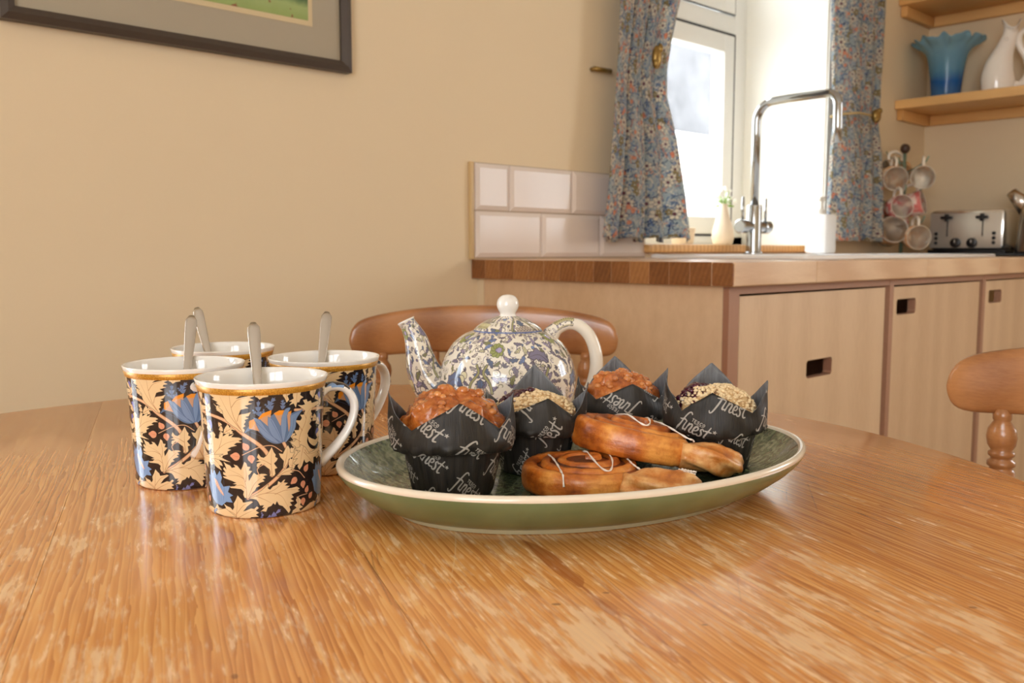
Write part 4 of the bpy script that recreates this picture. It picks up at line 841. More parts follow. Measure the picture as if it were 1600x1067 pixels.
def table_wood():
    t = NT('worn_pine_tabletop'); oi = t.n('ObjectInfo').outputs['Random']; cmb = t.n('CombineXYZ')
    for i, k in enumerate((13.3, 4.1, 2.7)): t.set(cmb.inputs[i], t.math('MULTIPLY', oi, k))
    o_ = cmb.outputs[0]
    v = t.coord('Object', (1, .05, 1), o_)
    rings = t.wave(v, 88, 9, 2, 2.2, .5, 'X', 'SAW'); rings2 = t.wave(v, 34, 12, 2, 1.6, .5, 'X')
    fine = t.noise(t.coord('Object', (900, 6, 50), o_), 1, 3, .6); mid = t.noise(t.coord('Object', (240, 2.2, 20), o_), 1, 3, .55)
    big = t.noise(t.coord('Object', (9, 1.6, 5), o_), 1, 3, .5); amp = t.noise(t.coord('Object', (14, .9, 5), o_), 1, 2, .5)
    f = t.math('ADD', t.math('MULTIPLY', t.math('MULTIPLY', rings, amp), .62), t.math('ADD', t.math('MULTIPLY', rings2, .10), t.math('ADD', t.math('MULTIPLY', fine, .16), t.math('ADD', t.math('MULTIPLY', mid, .24), t.math('MULTIPLY', big, .30)))))
    c = t.ramp(f, [(.30, lin(238, 182, 112)), (.46, lin(228, 162, 90)), (.62, lin(206, 134, 68)), (.88, lin(160, 92, 42))])
    # rubbed-through varnish: pale streaks along the grain, in clusters
    s1 = t.noise(t.coord('Object', (260, 34, 5), o_), 1, 3, .6); s2 = t.noise(t.coord('Object', (34, 17, 5), o_, (0, 0, .2)), 1, 3, .6); s3 = t.noise(t.coord('Object', (4, 3, 1)), 1, 2, .5)
    m = t.math('ADD', t.math('MULTIPLY', s1, .55), t.math('ADD', t.math('MULTIPLY', s2, .5), t.math('MULTIPLY', s3, .38)))
    gd = t.n('VectorMath', operation='DISTANCE'); t.set(gd.inputs[0], t.coord('Object')); gd.inputs[1].default_value = WEAR
    m = t.math('SUBTRACT', m, t.ramp(gd.outputs['Value'], [(.16, 0), (.62, .16)])); m = t.ramp(m, [(.70, 0), (.82, 1)])
    c = t.mix(t.math('MULTIPLY', m, .68), c, lin(246, 214, 170))
    im = t.img(IMG_MARKS, t.coord('Object', (1/1.04, 1/1.04, 1), (.5, .5, 0)), 'CLIP').outputs[0]; sp_ = t.n('SeparateColor'); t.set(sp_.inputs[0], im)
    c = t.mix(t.math('MULTIPLY', sp_.outputs[1], .55), c, lin(246, 214, 168)); c = t.mix(t.math('MULTIPLY', sp_.outputs[0], .8), c, lin(158, 78, 30)); c = t.mix(t.math('MULTIPLY', sp_.outputs[2], .7), c, lin(84, 46, 26))
    # small dark dents and pale nicks
    vo = t.voro(t.coord('Object', (1, .6, 1), o_), 34); gate = t.noise(t.coord('Object', (1, 1, 1), o_), 9, 1)
    d = t.math('MULTIPLY', t.ramp(vo, [(.035, 1), (.06, 0)]), t.ramp(gate, [(.56, 0), (.6, 1)])); c = t.mix(d, c, lin(74, 44, 28))
    vo2 = t.voro(t.coord('Object', (1, .35, 1), o_, (0, 0, .6)), 60); gate2 = t.noise(t.coord('Object', (1, 1, 1)), 14, 1)
    d2 = t.math('MULTIPLY', t.ramp(vo2, [(.05, 1), (.12, 0)]), t.ramp(gate2, [(.58, 0), (.64, 1)])); c = t.mix(t.math('MULTIPLY', d2, .6), c, lin(246, 220, 184))
    h = t.math('MULTIPLY', mid, .6)
    rg = t.math('ADD', .15, t.math('MULTIPLY', t.noise(t.coord('Object', (40, 12, 5)), 1, 3), .12)); rg = t.math('ADD', rg, t.math('MULTIPLY', m, .10))
    return t.out(c, rg, normal=t.bump(h, .10, .0003), Specular_IOR_Level=.5, Coat_Weight=.55, Coat_Roughness=.13)
M_TABLE = table_wood()
te = empty('dining_table', 'round worn orange pine dining table with rubbed varnish filling the foreground', 'table', (TC.x, TC.y, 0), GR)
edges = [-TR, -.335, -.175, -.01, .165, .34, TR]
for a, b in zip(edges[:-1], edges[1:]):
    R = []
    for dr, z in ((-.003, TZ-.027), (0, TZ-.024), (.0, TZ-.009), (-.0012, TZ-.0045), (-.0045, TZ-.0012), (-.009, TZ)):
        r = TR+dr; g = .00012; n = 40; lo, hi = max(a+g, -r+1e-4), min(b-g, r-1e-4)
        top = [(r*math.sin(q), r*math.cos(q), z) for q in np.linspace(math.asin(max(-1, lo/r)), math.asin(min(1, hi/r)), n)]
        R.append(top+[(x, -y, z) for x, y, _ in top[::-1]])
    MB().rings(R).build('plank', M_TABLE, te, True, ) if False else MB().rings(R).build('plank', M_TABLE, te, auto=35)
ap = [(.40, TZ-.0275), (.40, TZ-.10), (.375, TZ-.10), (.375, TZ-.0275)]
MB().lathe(ap+[ap[0]], 72).build('apron', M_TABLE, te, auto=40)
MB().lathe([(.10, TZ-.028), (.10, TZ-.06), (.05, TZ-.075), (.045, TZ-.12), (.06, TZ-.20), (.075, TZ-.30), (.06, TZ-.40), (.045, TZ-.44), (.07, TZ-.47), (.075, TZ-.56), (.05, TZ-.62), (.0001, TZ-.625)], 32).build('pedestal', M_CHAIR, te, auto=40)
for k in range(3):
    q = 2*PI*k/3+.4; f = spline([(.03, .20), (.15, .17), (.28, .07), (.36, .03)], 10)
    MB().tube([(r*math.cos(q), r*math.sin(q), z) for r, z in f], [.035, .034, .032, .03, .028, .027, .026, .026, .027, .029], 12).build('foot', M_CHAIR, te, True)

# ------------------------------------------------------------------ farmhouse chairs
def chair(label, fwd, lat, al):
    p = P3(fwd, lat, 0); e = empty('dining_chair', label, 'chair', (p.x, p.y, 0), YAW-PI/2-math.radians(al), 'varnished pine dining chairs')
    N = 49; R = []
    for i in range(N):
        u = math.sin((-1+2*i/(N-1))*PI/2); ez = max(.10, (1-min(1, abs(u))**24)**.5)
        zt = .8365-.019*abs(u)**2.4; zb = .7625+.003*(1-u*u); zc, hh = (zt+zb)/2-(.004*abs(u)**3), (zt-zb)/2*ez; th = .0105*(1-.15*u*u)*(.55+.45*ez); y = .0-.034*u*u; x = .199*u
        ring = []
        for k in range(16):
            q = 2*PI*k/16; c, s = math.cos(q), math.sin(q); ring.append((x, y+th*math.copysign(abs(c)**.6, c), zc+hh*math.copysign(abs(s)**.55, s)))
        R.append(ring)
    MB().rings(R).build('crest_rail', M_CHAIR, e, auto=50)
    prof = [(.0085, 0), (.0085, -.010), (.0075, -.012), (.0125, -.020), (.0138, -.028), (.0125, -.036), (.0095, -.041), (.0118, -.043), (.0120, -.046), (.0095, -.048), (.0095, -.050), (.0125, -.052), (.0128, -.056), (.0100, -.058), (.0108, -.060), (.0125, -.062), (.0122, -.10), (.0140, -.17), (.0115, -.235), (.0150, -.242), (.0150, -.25), (.0110, -.256), (.0105, -.30), (.0090, -.32)]
    prof = prof[::-1]
    for i, x in enumerate((-.153, .153, -.075, 0, .075)):
        yy = -.034*(x/.199)**2; sc = 1 if i < 2 else .8
        L = MB().lathe([(r*sc, z) for r, z in prof], 18); lean = -.06
        V = [(v[0]+x, v[1]+yy-lean*v[2]*-1, v[2]+.767) for v in L.v]
        mk('back_spindle', V, L.f, M_CHAIR, e, True)
    sp = []
    for z, s_ in ((.445, .93), (.452, 1.0), (.472, 1.0), (.477, .96)):
        sp.append([(.205*s_*math.copysign(abs(math.cos(q))**.75, math.cos(q))*(1+.06*-math.sin(q)), -.205+.19*s_*math.copysign(abs(math.sin(q))**.75, math.sin(q)), z) for q in np.linspace(0, 2*PI, 40, endpoint=False)])
    MB().rings(sp).build('seat', M_CHAIR, e, auto=40)
    for sx, sy in ((-1, -1), (1, -1), (-1, 1), (1, 1)):
        L = MB().lathe([(.011, 0), (.014, .05), (.017, .12), (.012, .14), (.018, .15), (.018, .17), (.013, .18), (.020, .26), (.021, .33), (.014, .38), (.017, .40), (.014, .445)], 16)
        mk('leg', [(v[0]+sx*(.185-.05*v[2]/.445), v[1]-.205+sy*(.185-.05*v[2]/.445), v[2]) for v in L.v], L.f, M_CHAIR, e, True)
    for sx in (-1, 1): MB().tube([(sx*.165, -.37, .17), (sx*.165, -.205, .17), (sx*.165, -.04, .17)], [.008, .012, .008], 10).build('stretcher', M_CHAIR, e, True)
    MB().tube([(-.165, -.205, .17), (0, -.205, .17), (.165, -.205, .17)], [.008, .012, .008], 10).build('stretcher', M_CHAIR, e, True)
chair('varnished pine chair with curved crest rail directly behind the floral teapot', 1.37, -.042, 0)
chair('varnished pine chair cut off by the right edge, ball-turned spindle beside the table', .76, .59, 48.6)

# ------------------------------------------------------------------ oval green serving plate
pc = P3(.621, .048, TZ); pr = math.atan2((FW*.446+RT*.895).y, (FW*.446+RT*.895).x)
PE = empty('serving_plate', 'oval green glazed serving plate with cream rim holding muffins and pastries', 'plate', pc, pr)
PA, PB = .171, .124
def pring(d, z, n=128): return [((PA-d)*math.cos(q), (PB-d)*math.sin(q), z) for q in np.linspace(0, 2*PI, n, endpoint=False)]
def strip(name, prof, mat, cap1=False, cap0=False):
    n = 128; V = []; UV = []; F = []
    for j, (d, z) in enumerate(prof):
        V += pring(d, z, n)+[pring(d, z, n)[0]]; UV += [(k/n, d/.12) for k in range(n+1)]
    for j in range(len(prof)-1):
        for k in range(n): F.append((j*(n+1)+k, j*(n+1)+k+1, (j+1)*(n+1)+k+1, (j+1)*(n+1)+k))
    if cap1: F.append(tuple((len(prof)-1)*(n+1)+k for k in range(n)))
    return mk(name, V, F, mat, PE, True, UV)
def plate_in():
    t = NT('crackled_green_glaze'); u = t.coord('UV'); ob = t.coord()
    ribs = t.wave(t.coord('UV', (36, 5, 1)), 1.0, 5, 3, 1.6, .7, 'X'); dash = t.noise(t.coord('UV', (150, 8, 1)), 1, 2, .5); cr = t.noise(t.coord('Object', (60, 60, 60)), 1, 4, .7); big = t.noise(t.coord('Object', (14, 14, 14)), 1, 3, .6, 1.5)
    lines = t.wave(t.coord('Object', (1, 1, 1)), 24, 14, 3, 3.2, .6, 'X')
    sv = t.n('SeparateXYZ'); t.set(sv.inputs[0], u)
    edge = t.ramp(sv.outputs[1], [(.05, 0), (.12, 1), (.30, 1), (.45, 0)]); h = t.math('ADD', t.math('MULTIPLY', t.math('MULTIPLY', dash, edge), .6), t.math('ADD', t.math('MULTIPLY', cr, .22), t.math('ADD', t.math('MULTIPLY', lines, .45), t.math('MULTIPLY', ribs, .2))))
    c = t.ramp(t.math('ADD', t.math('MULTIPLY', big, .45), t.math('MULTIPLY', h, .5)), [(.28, lin(40, 54, 36)), (.45, lin(78, 92, 64)), (.6, lin(112, 122, 90)), (.8, lin(160, 164, 132))])
    return t.out(c, .10, normal=t.bump(h, .45, .0014), Coat_Weight=.5, Coat_Roughness=.05)
def plate_out():
    t = NT('green_outer_glaze'); v = t.coord(); n = t.noise(v, 22, 4)
    return t.out(t.ramp(n, [(.3, lin(100, 116, 78)), (.7, lin(124, 138, 98))]), .28, normal=t.bump(t.noise(v, 90, 3), .08, .001), Coat_Weight=.25)
strip('plate_well', [(.0050, .0318), (.008, .0292), (.013, .0245), (.020, .0188), (.028, .0142), (.037, .0108), (.047, .0088), (.06, .0080), (.08, .0078), (.1, .0078), (.115, .0078)], plate_in(), True)
strip('rim', [(.0003, .0298), (.0001, .0306), (.0, .0316), (.0008, .0331), (.0026, .0336), (.0044, .0329), (.0052, .0316)], glaze('cream_rim_glaze', col=lin(226, 214, 194), rough=.18))
strip('outer_wall', [(.0003, .0298), (.0012, .0276), (.004, .0238), (.010, .0180), (.018, .0118), (.026, .0074), (.032, .0048), (.0365, .0036)], plate_out())
strip('foot_ring', [(.0365, .0037), (.0375, .0028), (.0378, .0006), (.0385, .0002), (.0410, .0002), (.0418, .0040), (.06, .0040), (.115, .0040)], glaze('pale_foot_glaze', col=lin(176, 170, 136), rough=.3), True)

# ------------------------------------------------------------------ mugs and spoons
def mug(label, fwd, lat, haz, shift):
    az = math.atan2(lat, fwd); p = P3(fwd, lat, TZ+.0002); e = empty('floral_mug', label, 'mug', p, YAW-az-PI/2, 'four floral bone china mugs')
    pro = [(.0340, 0), (.0358, .0006), (.0363, .002), (.0366, .008), (.0373, .02), (.0382, .04), (.0391, .06), (.0399, .072), (.0404, .0775), (.0411, .0810), (.0420, .0842), (.0427, .0862), (.0425, .0868), (.0418, .0868), (.0409, .0855), (.0400, .082), (.0389, .074), (.0368, .03), (.0345, .008), (.028, .0055), (.0002, .005)]
    n = 96; V = []; UV = []; F = []; fm = []
    for r, z in pro:
        for k in range(n+1):
            th = 2*PI*k/n; V.append((r*math.cos(th), r*math.sin(th), z)); UV.append(((math.degrees(th)+90-shift)/120+.5, z/.0797))
    for j in range(len(pro)-1):
        for k in range(n): F.append((j*(n+1)+k, j*(n+1)+k+1, (j+1)*(n+1)+k+1, (j+1)*(n+1)+k)); fm.append(0 if 1 <= j <= 8 else 1)
    F.append(tuple(range(n-1, -1, -1))); fm.append(1)
    mk('cup_body', V, F, None, e, True, UV, mats=[M_MUG, M_CHINA], fmat=fm)
    MB().rings([[(r*math.cos(2*PI*k/n), r*math.sin(2*PI*k/n), z) for k in range(n)] for r, z in ((.0406, .0792), (.04095, .0795), (.04125, .0810), (.04190, .0834), (.0416, .0836))], cap0=False, cap1=False).build('gilt_band', M_GOLD, e, True)
    a = math.radians(haz-90); ca, sa = math.cos(a), math.sin(a)
    hp = spline([(.0365, .0730), (.0440, .0765), (.0535, .0755), (.0600, .0680), (.0608, .0580), (.0560, .0460), (.0470, .0345), (.0360, .0250)], 34)
    rad = np.interp(np.linspace(0, 1, 34), [0, .1, .35, .7, .92, 1], [.0045, .0034, .0029, .0027, .0034, .0044])
    h = MB().tube([(x*ca, x*sa, z) for x, z in hp], rad, 16, 1.9)
    UVh = [(.1+.06*math.cos(2*PI*(i % 16)/16)+haz/120, .12+.8*(i//16)/34) for i in range(len(h.v))]
    fmh = []
    for f in h.f:
        j = min(f)//16; cx = sum(h.v[i][0] for i in f)/len(f); cy_ = sum(h.v[i][1] for i in f)/len(f); cz = sum(h.v[i][2] for i in f)/len(f)
        k = min(33, j); out = ((cx*ca+cy_*sa)-hp[k][0])*1.0+(cz-hp[k][1])*.55*(1 if k < 12 else -.6)
        fmh.append(0 if out > .0012 and (j < 11 or j > 25) else 1)
    mk('handle', h.v, h.f, None, e, True, UVh, mats=[M_MUG, M_CHINA], fmat=fmh)
    return e, az
def spoon(label, fwd, lat, xc, xt):
    az = math.atan2(lat, fwd); p = P3(fwd, lat, TZ+.0002); e = empty('teaspoon', label, 'spoon', p, YAW-az-PI/2, 'steel teaspoons standing in the mugs')
    yc = math.sqrt(.0402**2-xc*xc)-.0012; C = Vector((xc, yc, .0872)); T0 = Vector((xt, yc+.0205, .1162)); d = (T0-C).normalized(); B = C-d*.092
    nrm = (Vector((0, -1, 0))-d*(d.dot(Vector((0, -1, 0))))).normalized(); sd = d.cross(nrm).normalized(); L = (T0-B).length; R = []
    for t in np.linspace(.2, 1, 26):
        w_ = np.interp(t, [.2, .3, .6, .9, 1], [.0028, .0022, .0029, .0044, .0046]); 
        if t > .95: w_ *= math.sqrt(max(.05, 1-((t-.95)/.055)**2))
        th = .0009; c = B+d*L*t+nrm*(.0016+.004*math.sin(PI*t)*.4)
        R.append([c+sd*w_*math.cos(q)*1.0+nrm*th*math.sin(q) for q in np.linspace(0, 2*PI, 14, endpoint=False)])
    MB().rings(R).build('handle', M_STEEL, e, True)
    V = []; F = []; n, m = 20, 10
    for j in range(m+1):
        for k in range(n):
            q = 2*PI*k/n; r = j/m; x, y = .0135*r*math.cos(q), .021*r*math.sin(q); z = -.0055*(1-r*r); V.append(B+d*(L*.2-.0185+y+.0)+sd*x*(1-.18*math.sin(q)*r)+nrm*(z+.0018))
    for j in range(m):
        for k in range(n): F.append((j*n+k, j*n+(k+1) % n, (j+1)*n+(k+1) % n, (j+1)*n+k))
    b = mk('bowl', V, F, M_STEEL, e, True); s_ = b.modifiers.new('s', 'SOLIDIFY'); s_.thickness = .0009
for lab, f, l, hz, sh, sl, xc, xt in (
    ('floral mug nearest the camera, its white handle towards the plate', .591, -.165, 97, 0, 'teaspoon standing upright in the nearest mug', -.0035, -.005),
    ('leftmost floral mug, handle pointing at the camera', .6585, -.2405, 15, -9, 'teaspoon in the leftmost mug', .003, .0066),
    ('floral mug closest to the teapot, half hidden behind the nearest mug', .700, -.1465, 126, 27, 'teaspoon in the mug closest to the teapot', -.001, .003),
    ('rearmost floral mug, mostly hidden with only its rim and interior showing', .770, -.2475, 190, 40, 'teaspoon leaning to the left in the rearmost mug', -.0150, -.0215)):
    mug(lab, f, l, hz, sh); spoon(sl, f, l, xc, xt)

# ------------------------------------------------------------------ teapot
tp = empty('teapot', 'squat white teapot covered in blue and green floral transfer behind the muffins', 'teapot', P3(.85, -.004, TZ+.0002), YAW-PI/2)
def lathe_uv(name, prof, mat, parent, n=96, u=3.0, v0=0., L=.12, mats=None, fm=None, sm=28):
    pp = spline(prof, sm) if sm else np.array(prof); V = []; UV = []; F = []; s = 0
    for j, (r, z) in enumerate(pp):
        if j: s += math.hypot(r-pp[j-1][0], z-pp[j-1][1])
        for k in range(n+1): th = 2*PI*k/n; V.append((r*math.cos(th), r*math.sin(th), z)); UV.append((th/(2*PI)*u+.25, v0+s/L))
    for j in range(len(pp)-1):
        for k in range(n): F.append((j*(n+1)+k, j*(n+1)+k+1, (j+1)*(n+1)+k+1, (j+1)*(n+1)+k))
    return mk(name, V, F, mat, parent, True, UV)
# circumference .40 m <-> 3600 px, so .133 m tall per image
lathe_uv('pot_body', [(.036, .0), (.041, .001), (.050, .008), (.0590, .021), (.0640, .038), (.0645, .052), (.0605, .068), (.0520, .0815), (.0425, .0895), (.0355, .0925), (.0325, .0935), (.0318, .0925), (.0315, .088)], M_POT, tp, u=1.0, L=.135)
MB().lathe([(.0001, .001), (.036, .001)], 48).build('base', M_POTW, tp, True)
lid = lathe_uv('lid', [(.0318, .0930), (.0322, .0940), (.0305, .0965), (.0250, .1005), (.0180, .1040), (.0120, .1062), (.0080, .1075)], M_POT, tp, u=.6, v0=.3, L=.135)
MB().lathe([(.0325, .0925), (.0327, .0938), (.0322, .0944), (.0314, .0950)], 72).build('blue_edge_line', plain('cobalt_line', lin(92, 108, 158), .12, var=.02), lid, True)
MB().lathe([(r, z) for r, z in spline([(.0090, .1068), (.0074, .1085), (.0078, .1108), (.0098, .1145), (.0104, .1185), (.0092, .1230), (.0055, .1265), (.0004, .1276)], 24)], 32).build('knob', M_CHINA, lid, True)
sp = spline([(-.040, .024), (-.058, .030), (-.072, .042), (-.0800, .056), (-.0835, .070), (-.0865, .0840), (-.0915, .0950), (-.0960, .1020)], 30); sr = np.interp(np.linspace(0, 1, 30), [0, .2, .4, .6, .8, .92, 1], [.024, .021, .0165, .0128, .0098, .0096, .0112])
R = []
for i, (x, z) in enumerate(sp):
    a, b = sp[max(0, i-1)], sp[min(29, i+1)]; t = np.array([b[0]-a[0], b[1]-a[1]]); t /= np.hypot(*t); nx, nz = t[1], -t[0]; r = sr[i]
    sh = .30*max(0, (i-22)/7)   # slanted pouring lip
    R.append([(x+nx*r*math.cos(q)-t[0]*0+(-sh*r*math.cos(q))*t[0]*-1, r*.82*math.sin(q), z+nz*r*math.cos(q)+(-sh*r*math.cos(q))*t[1]) for q in np.linspace(0, 2*PI, 28, endpoint=False)])
V = [p for r in R for p in r]; UV = [((i % 28)/28*.33+.1, (i//28)/30*.75+.1) for i in range(len(V))]; F = [(j*28+k, j*28+(k+1) % 28, (j+1)*28+(k+1) % 28, (j+1)*28+k) for j in range(29) for k in range(28)]
mk('spout', V, F, M_POT, tp, True, UV)
c = np.mean(R[-1], axis=0); lip = [R[-1], [tuple(c+(np.array(p)-c)*1.06+[0, 0, .0006]) for p in R[-1]], [tuple(c+(np.array(p)-c)*.98+[0, 0, .0016]) for p in R[-1]], [tuple(c+(np.array(p)-c)*.84+[0, 0, .0008]) for p in R[-1]], [tuple(c+(np.array(p)-c)*.74+[.006, 0, -.016]) for p in R[-1]], [tuple(c+(np.array(p)-c)*.5+[.010, 0, -.03]) for p in R[-1]]]
MB().rings(lip, cap0=False).build('spout_lip', M_CHINA, tp, True)
hp = spline([(.040, .0885), (.047, .0960), (.0570, .1000), (.0680, .0975), (.0780, .0870), (.0835, .0700), (.0830, .0520), (.0765, .0340), (.0600, .0200)], 44)
hr = np.interp(np.linspace(0, 1, 44), [0, .1, .3, .6, .9, 1], [.0085, .0066, .0056, .0062, .0066, .0080])
h = MB().tube([(x, 0, z) for x, z in hp], hr, 18, 1.15); fmh = []
for f in h.f:
    j = min(43, min(f)//18); fmh.append(0 if j < 14 and np.mean([h.v[i][2] for i in f])+.4*np.mean([-h.v[i][0] for i in f])*-0 > hp[j][1]-.0012 and j < 13 else 1)
mk('handle', h.v, h.f, None, tp, True, [((i//18)/44*.4, .2+(i % 18)/18*.25) for i in range(len(h.v))], mats=[M_POT, M_POTW], fmat=fmh)

# ------------------------------------------------------------------ muffins in black tulip papers
from mathutils import noise as mn
def paperm(name, dark, light, ang, off, ink=True):
    t = NT(name)
    u = t.coord('UV', (1/.070, 1/.049, 1), (off, off*.7, 0), (0, 0, 0), src=t.coord('UV', (1, 1, 1), (0, 0, 0), (0, 0, math.radians(ang))))
    cr = t.noise(t.coord('UV', (260, 22, 1)), 1, 4, .7); wr = t.noise(t.coord('UV', (420, 34, 1)), 1, 3, .6, .8)
    base = t.ramp(t.math('ADD', t.math('MULTIPLY', cr, .6), t.math('MULTIPLY', wr, .35)), [(.3, dark), (.75, light)])
    if ink:
        im = t.img(IMG_PAPER, u).outputs[0]; bw_ = t.n('RGBToBW'); t.set(bw_.inputs[0], im); base = t.mix(t.ramp(bw_.outputs[0], [(.1, 0), (.3, 1)]), base, lin(164, 157, 148))
    return t.out(base, .52, normal=t.bump(t.math('ADD', cr, t.math('MULTIPLY', wr, .5)), .5, .0009), Specular_IOR_Level=.35)
M_PIN = paperm('paper_inside_sheen', lin(84, 84, 86), lin(136, 140, 146), 0, 0, False)  # same black paper; window sheen on its inner face put into the colour
def dome_mat(kind):
    t = NT(kind+'_muffin_top'); v = t.coord(); n = t.noise(v, 120, 5, .7); b = t.noise(v, 45, 3, .6)
    if kind == 'caramel':
        c = t.ramp(t.math('ADD', t.math('MULTIPLY', n, .5), t.math('MULTIPLY', b, .5)), [(.36, lin(116, 52, 16)), (.5, lin(178, 96, 36)), (.64, lin(220, 148, 78))])
        return t.out(c, .22, normal=t.bump(n, .5, .0015), Coat_Weight=.5, Coat_Roughness=.15, Subsurface_Weight=.1, Subsurface_Scale=.004)
    c = t.ramp(n, [(.35, lin(170, 130, 84)), (.5, lin(206, 172, 124)), (.7, lin(228, 204, 164))])
    m = t.ramp(t.noise(v, 34, 3, .5, .6), [(.54, 0), (.60, 1)]); c = t.mix(m, c, lin(70, 18, 34))
    return t.out(c, t.math('SUBTRACT', .8, t.math('MULTIPLY', m, .55)), normal=t.bump(n, .7, .0015))
M_CARA, M_BERR = dome_mat('caramel'), dome_mat('crumble')
M_NUT = NT('caramel_nut'); v = M_NUT.coord(); M_NUT = M_NUT.out(M_NUT.ramp(M_NUT.noise(v, 140, 3), [(.35, lin(170, 88, 34)), (.7, lin(216, 146, 82))]), .2, Coat_Weight=.6)
M_CRUMB = plain('crumble_crumb', lin(232, 208, 166), .8, var=.15, nscale=300); M_JAM = plain('blueberry_jam', lin(66, 16, 36), .12, var=.3, nscale=200, Coat_Weight=.6); M_SUGAR = plain('pearl_sugar', lin(240, 230, 226), .5)
def muffin(label, kind, fwd, lat, sc, rot, peaks, valley, ang, off, seed, z=.7580, tdome=.0635, jam=(0, 0)):
    e = empty('muffin', label, 'muffin', P3(fwd, lat, z), YAW-PI/2, 'four muffins in black tulip papers'); rr = random.Random(seed)
    N, V, UV = 160, [], []; pk = sorted([(math.radians(a % 360), h, ln) for a, h, ln in peaks]); m = len(pk)
    rows = [(0, .0), (.25, 0), (.5, 0), (.75, 0), (1, 0)]
    prof = [(.0215, .0004), (.0245, .0010), (.0258, .004), (.0275, .012), (.0292, .020), (.0306, .0285), (.0316, .0312), (.0345, .0306), (.0376, .0314), (.0392, .0345)]
    NT_ = 12
    for k in range(N+1):
        th = 2*PI*k/N+PI; j = 0
        # azimuth 0 = towards the camera, positive = to the right
        best = None
        for i in range(m):
            a0, h0, l0 = pk[i]; a1, h1, l1 = pk[(i+1) % m]; da = (a1-a0) % (2*PI); dt = (th-a0) % (2*PI)
            if dt <= da+1e-9:
                s = dt/da; tri = abs(1-2*s); hp_, lp = (h0, l0) if s < .5 else (h1, l1); best = (valley+(hp_-valley)*tri**.92, lp*tri**.8, tri); break
        H, ln, tri = best; cx, sx = math.sin(th), -math.cos(th); col = []
        pl = .0006*math.sin(th*11+seed)+.0005*math.sin(th*23+seed*2)
        for r, zz in prof:
            q = (zz/.03)**2 if zz < .031 else 1.0; w_ = pl*q; col.append(((r+w_)*cx, (r+w_)*sx, zz+(.0012*math.sin(th*3+seed) if zz > .03 else 0)))
        for i in range(1, NT_+1):
            s = i/NT_; zz = .0345+(H-.0345)*s; r = .0392+.0010*math.sin(PI*min(1, s*1.3))-.0022*s+ln*s**1.5+.0007*math.sin(th*9+seed+3*s)*s; col.append((r*cx, r*sx, zz))
        V += [(x*sc, y*sc, z_*sc) for x, y, z_ in col]; L = 0; last = None
        for p in col:
            if last is not None: L += math.dist(p, last)*sc
            last = p; UV.append((th*.034*sc, L))
    M_ = len(prof)+NT_; F = [(k*M_+i, (k+1)*M_+i, (k+1)*M_+i+1, k*M_+i+1) for k in range(N) for i in range(M_-1)]
    mat = paperm('black_tulip_paper', lin(22, 20, 18), lin(60, 53, 46), ang, off)
    w_ = mk('paper_case', V, F, None, e, True, UV, mats=[mat, M_PIN]); s_ = w_.modifiers.new('s', 'SOLIDIFY'); s_.thickness = .00035; s_.offset = -1; s_.material_offset = 1; s_.material_offset_rim = 1
    MB().lathe([(.0001, .0006), (.0215*sc, .0005)], 32).build('case_base', mat, e, True)
    # crown
    n, mm = 110, 34; V = []; zb, zt = .036, tdome; amp = .0046 if kind == 'caramel' else .0018
    def surf(r01, th):
        r = .0330*r01; zz = zb+(zt-zb)*math.sqrt(max(0, 1-r01**2.3))*1.0; p = Vector((r*math.sin(th), -r*math.cos(th), zz)); q = p*62+Vector((seed*3.1, 0, 0))
        d = mn.fractal(q, .9, 2.1, 4)*amp+(mn.noise(p*150+Vector((seed, 7, 1))))*amp*.45+abs(mn.noise(p*38+Vector((9, seed, 1))))*amp*1.0
        nrm = Vector((p.x*.9, p.y*.9, (zz-zb)+.012)).normalized(); p = p+nrm*d; lim = .0340
        rr_ = math.hypot(p.x, p.y); 
        if rr_ > lim: p.x *= lim/rr_; p.y *= lim/rr_
        return p, nrm
    for j in range(mm):
        for k in range(n): p, _ = surf(1-j/(mm-.4), 2*PI*k/n); V.append(p*sc)
    F = [(j*n+k, j*n+(k+1) % n, (j+1)*n+(k+1) % n, (j+1)*n+k) for j in range(mm-1) for k in range(n)]+[tuple((mm-1)*n+k for k in range(n))]
    mk('crown', V, F, M_CARA if kind == 'caramel' else M_BERR, e, True)
    # topping pieces
    def blobs(name, count, r0, r1, mat_, where=None, n_=7, m_=5):
        b = MB()
        for _ in range(count):
            if where: a, rad = where; r01, th = min(.97, max(0.02, a[0]+rr.gauss(0, rad))), math.radians(a[1])+rr.gauss(0, rad*1.6)
            else: r01, th = math.sqrt(rr.random())*(.84 if name == 'nut_pieces' else .93), rr.uniform(0, 2*PI)
            p, nrm = surf(r01, th); r = rr.uniform(r0, r1); b.ball(p*sc+nrm*r*(.0 if name == 'nut_pieces' else .35), r, n_, m_, (rr.uniform(.8, 1.3), rr.uniform(.8, 1.3), rr.uniform(.6, .9)))
        o = b.build(name, mat_, e, True); o['kind'] = 'stuff'
    if kind == 'caramel': blobs('nut_pieces', 42, .0016, .0036, M_NUT, None, 9, 6)
    else:
        blobs('crumble', 620, .0006, .0017, M_CRUMB, n_=6, m_=4); blobs('jam', 70, .0016, .0034, M_JAM, (jam, .12), 9, 6); blobs('sugar', 46, .0004, .0009, M_SUGAR, (jam, .3), 6, 4)
muffin('caramel nut muffin in black paper at the front left of the plate', 'caramel', .5905, -.0395, 1.06, 0, [(12, .0625, -.0030), (96, .0640, .0015), (195, .0665, -.001), (272, .0650, .0025)], .0450, 36, .30, 1)
muffin('blueberry crumble muffin just behind the front left muffin', 'crumble', .655, .0160, .97, 0, [(16, .0600, -.0030), (84, .0680, .0045), (178, .0760, .0), (262, .0600, -.001)], .0450, -58, .12, 2, jam=(.45, 268), tdome=.0585)
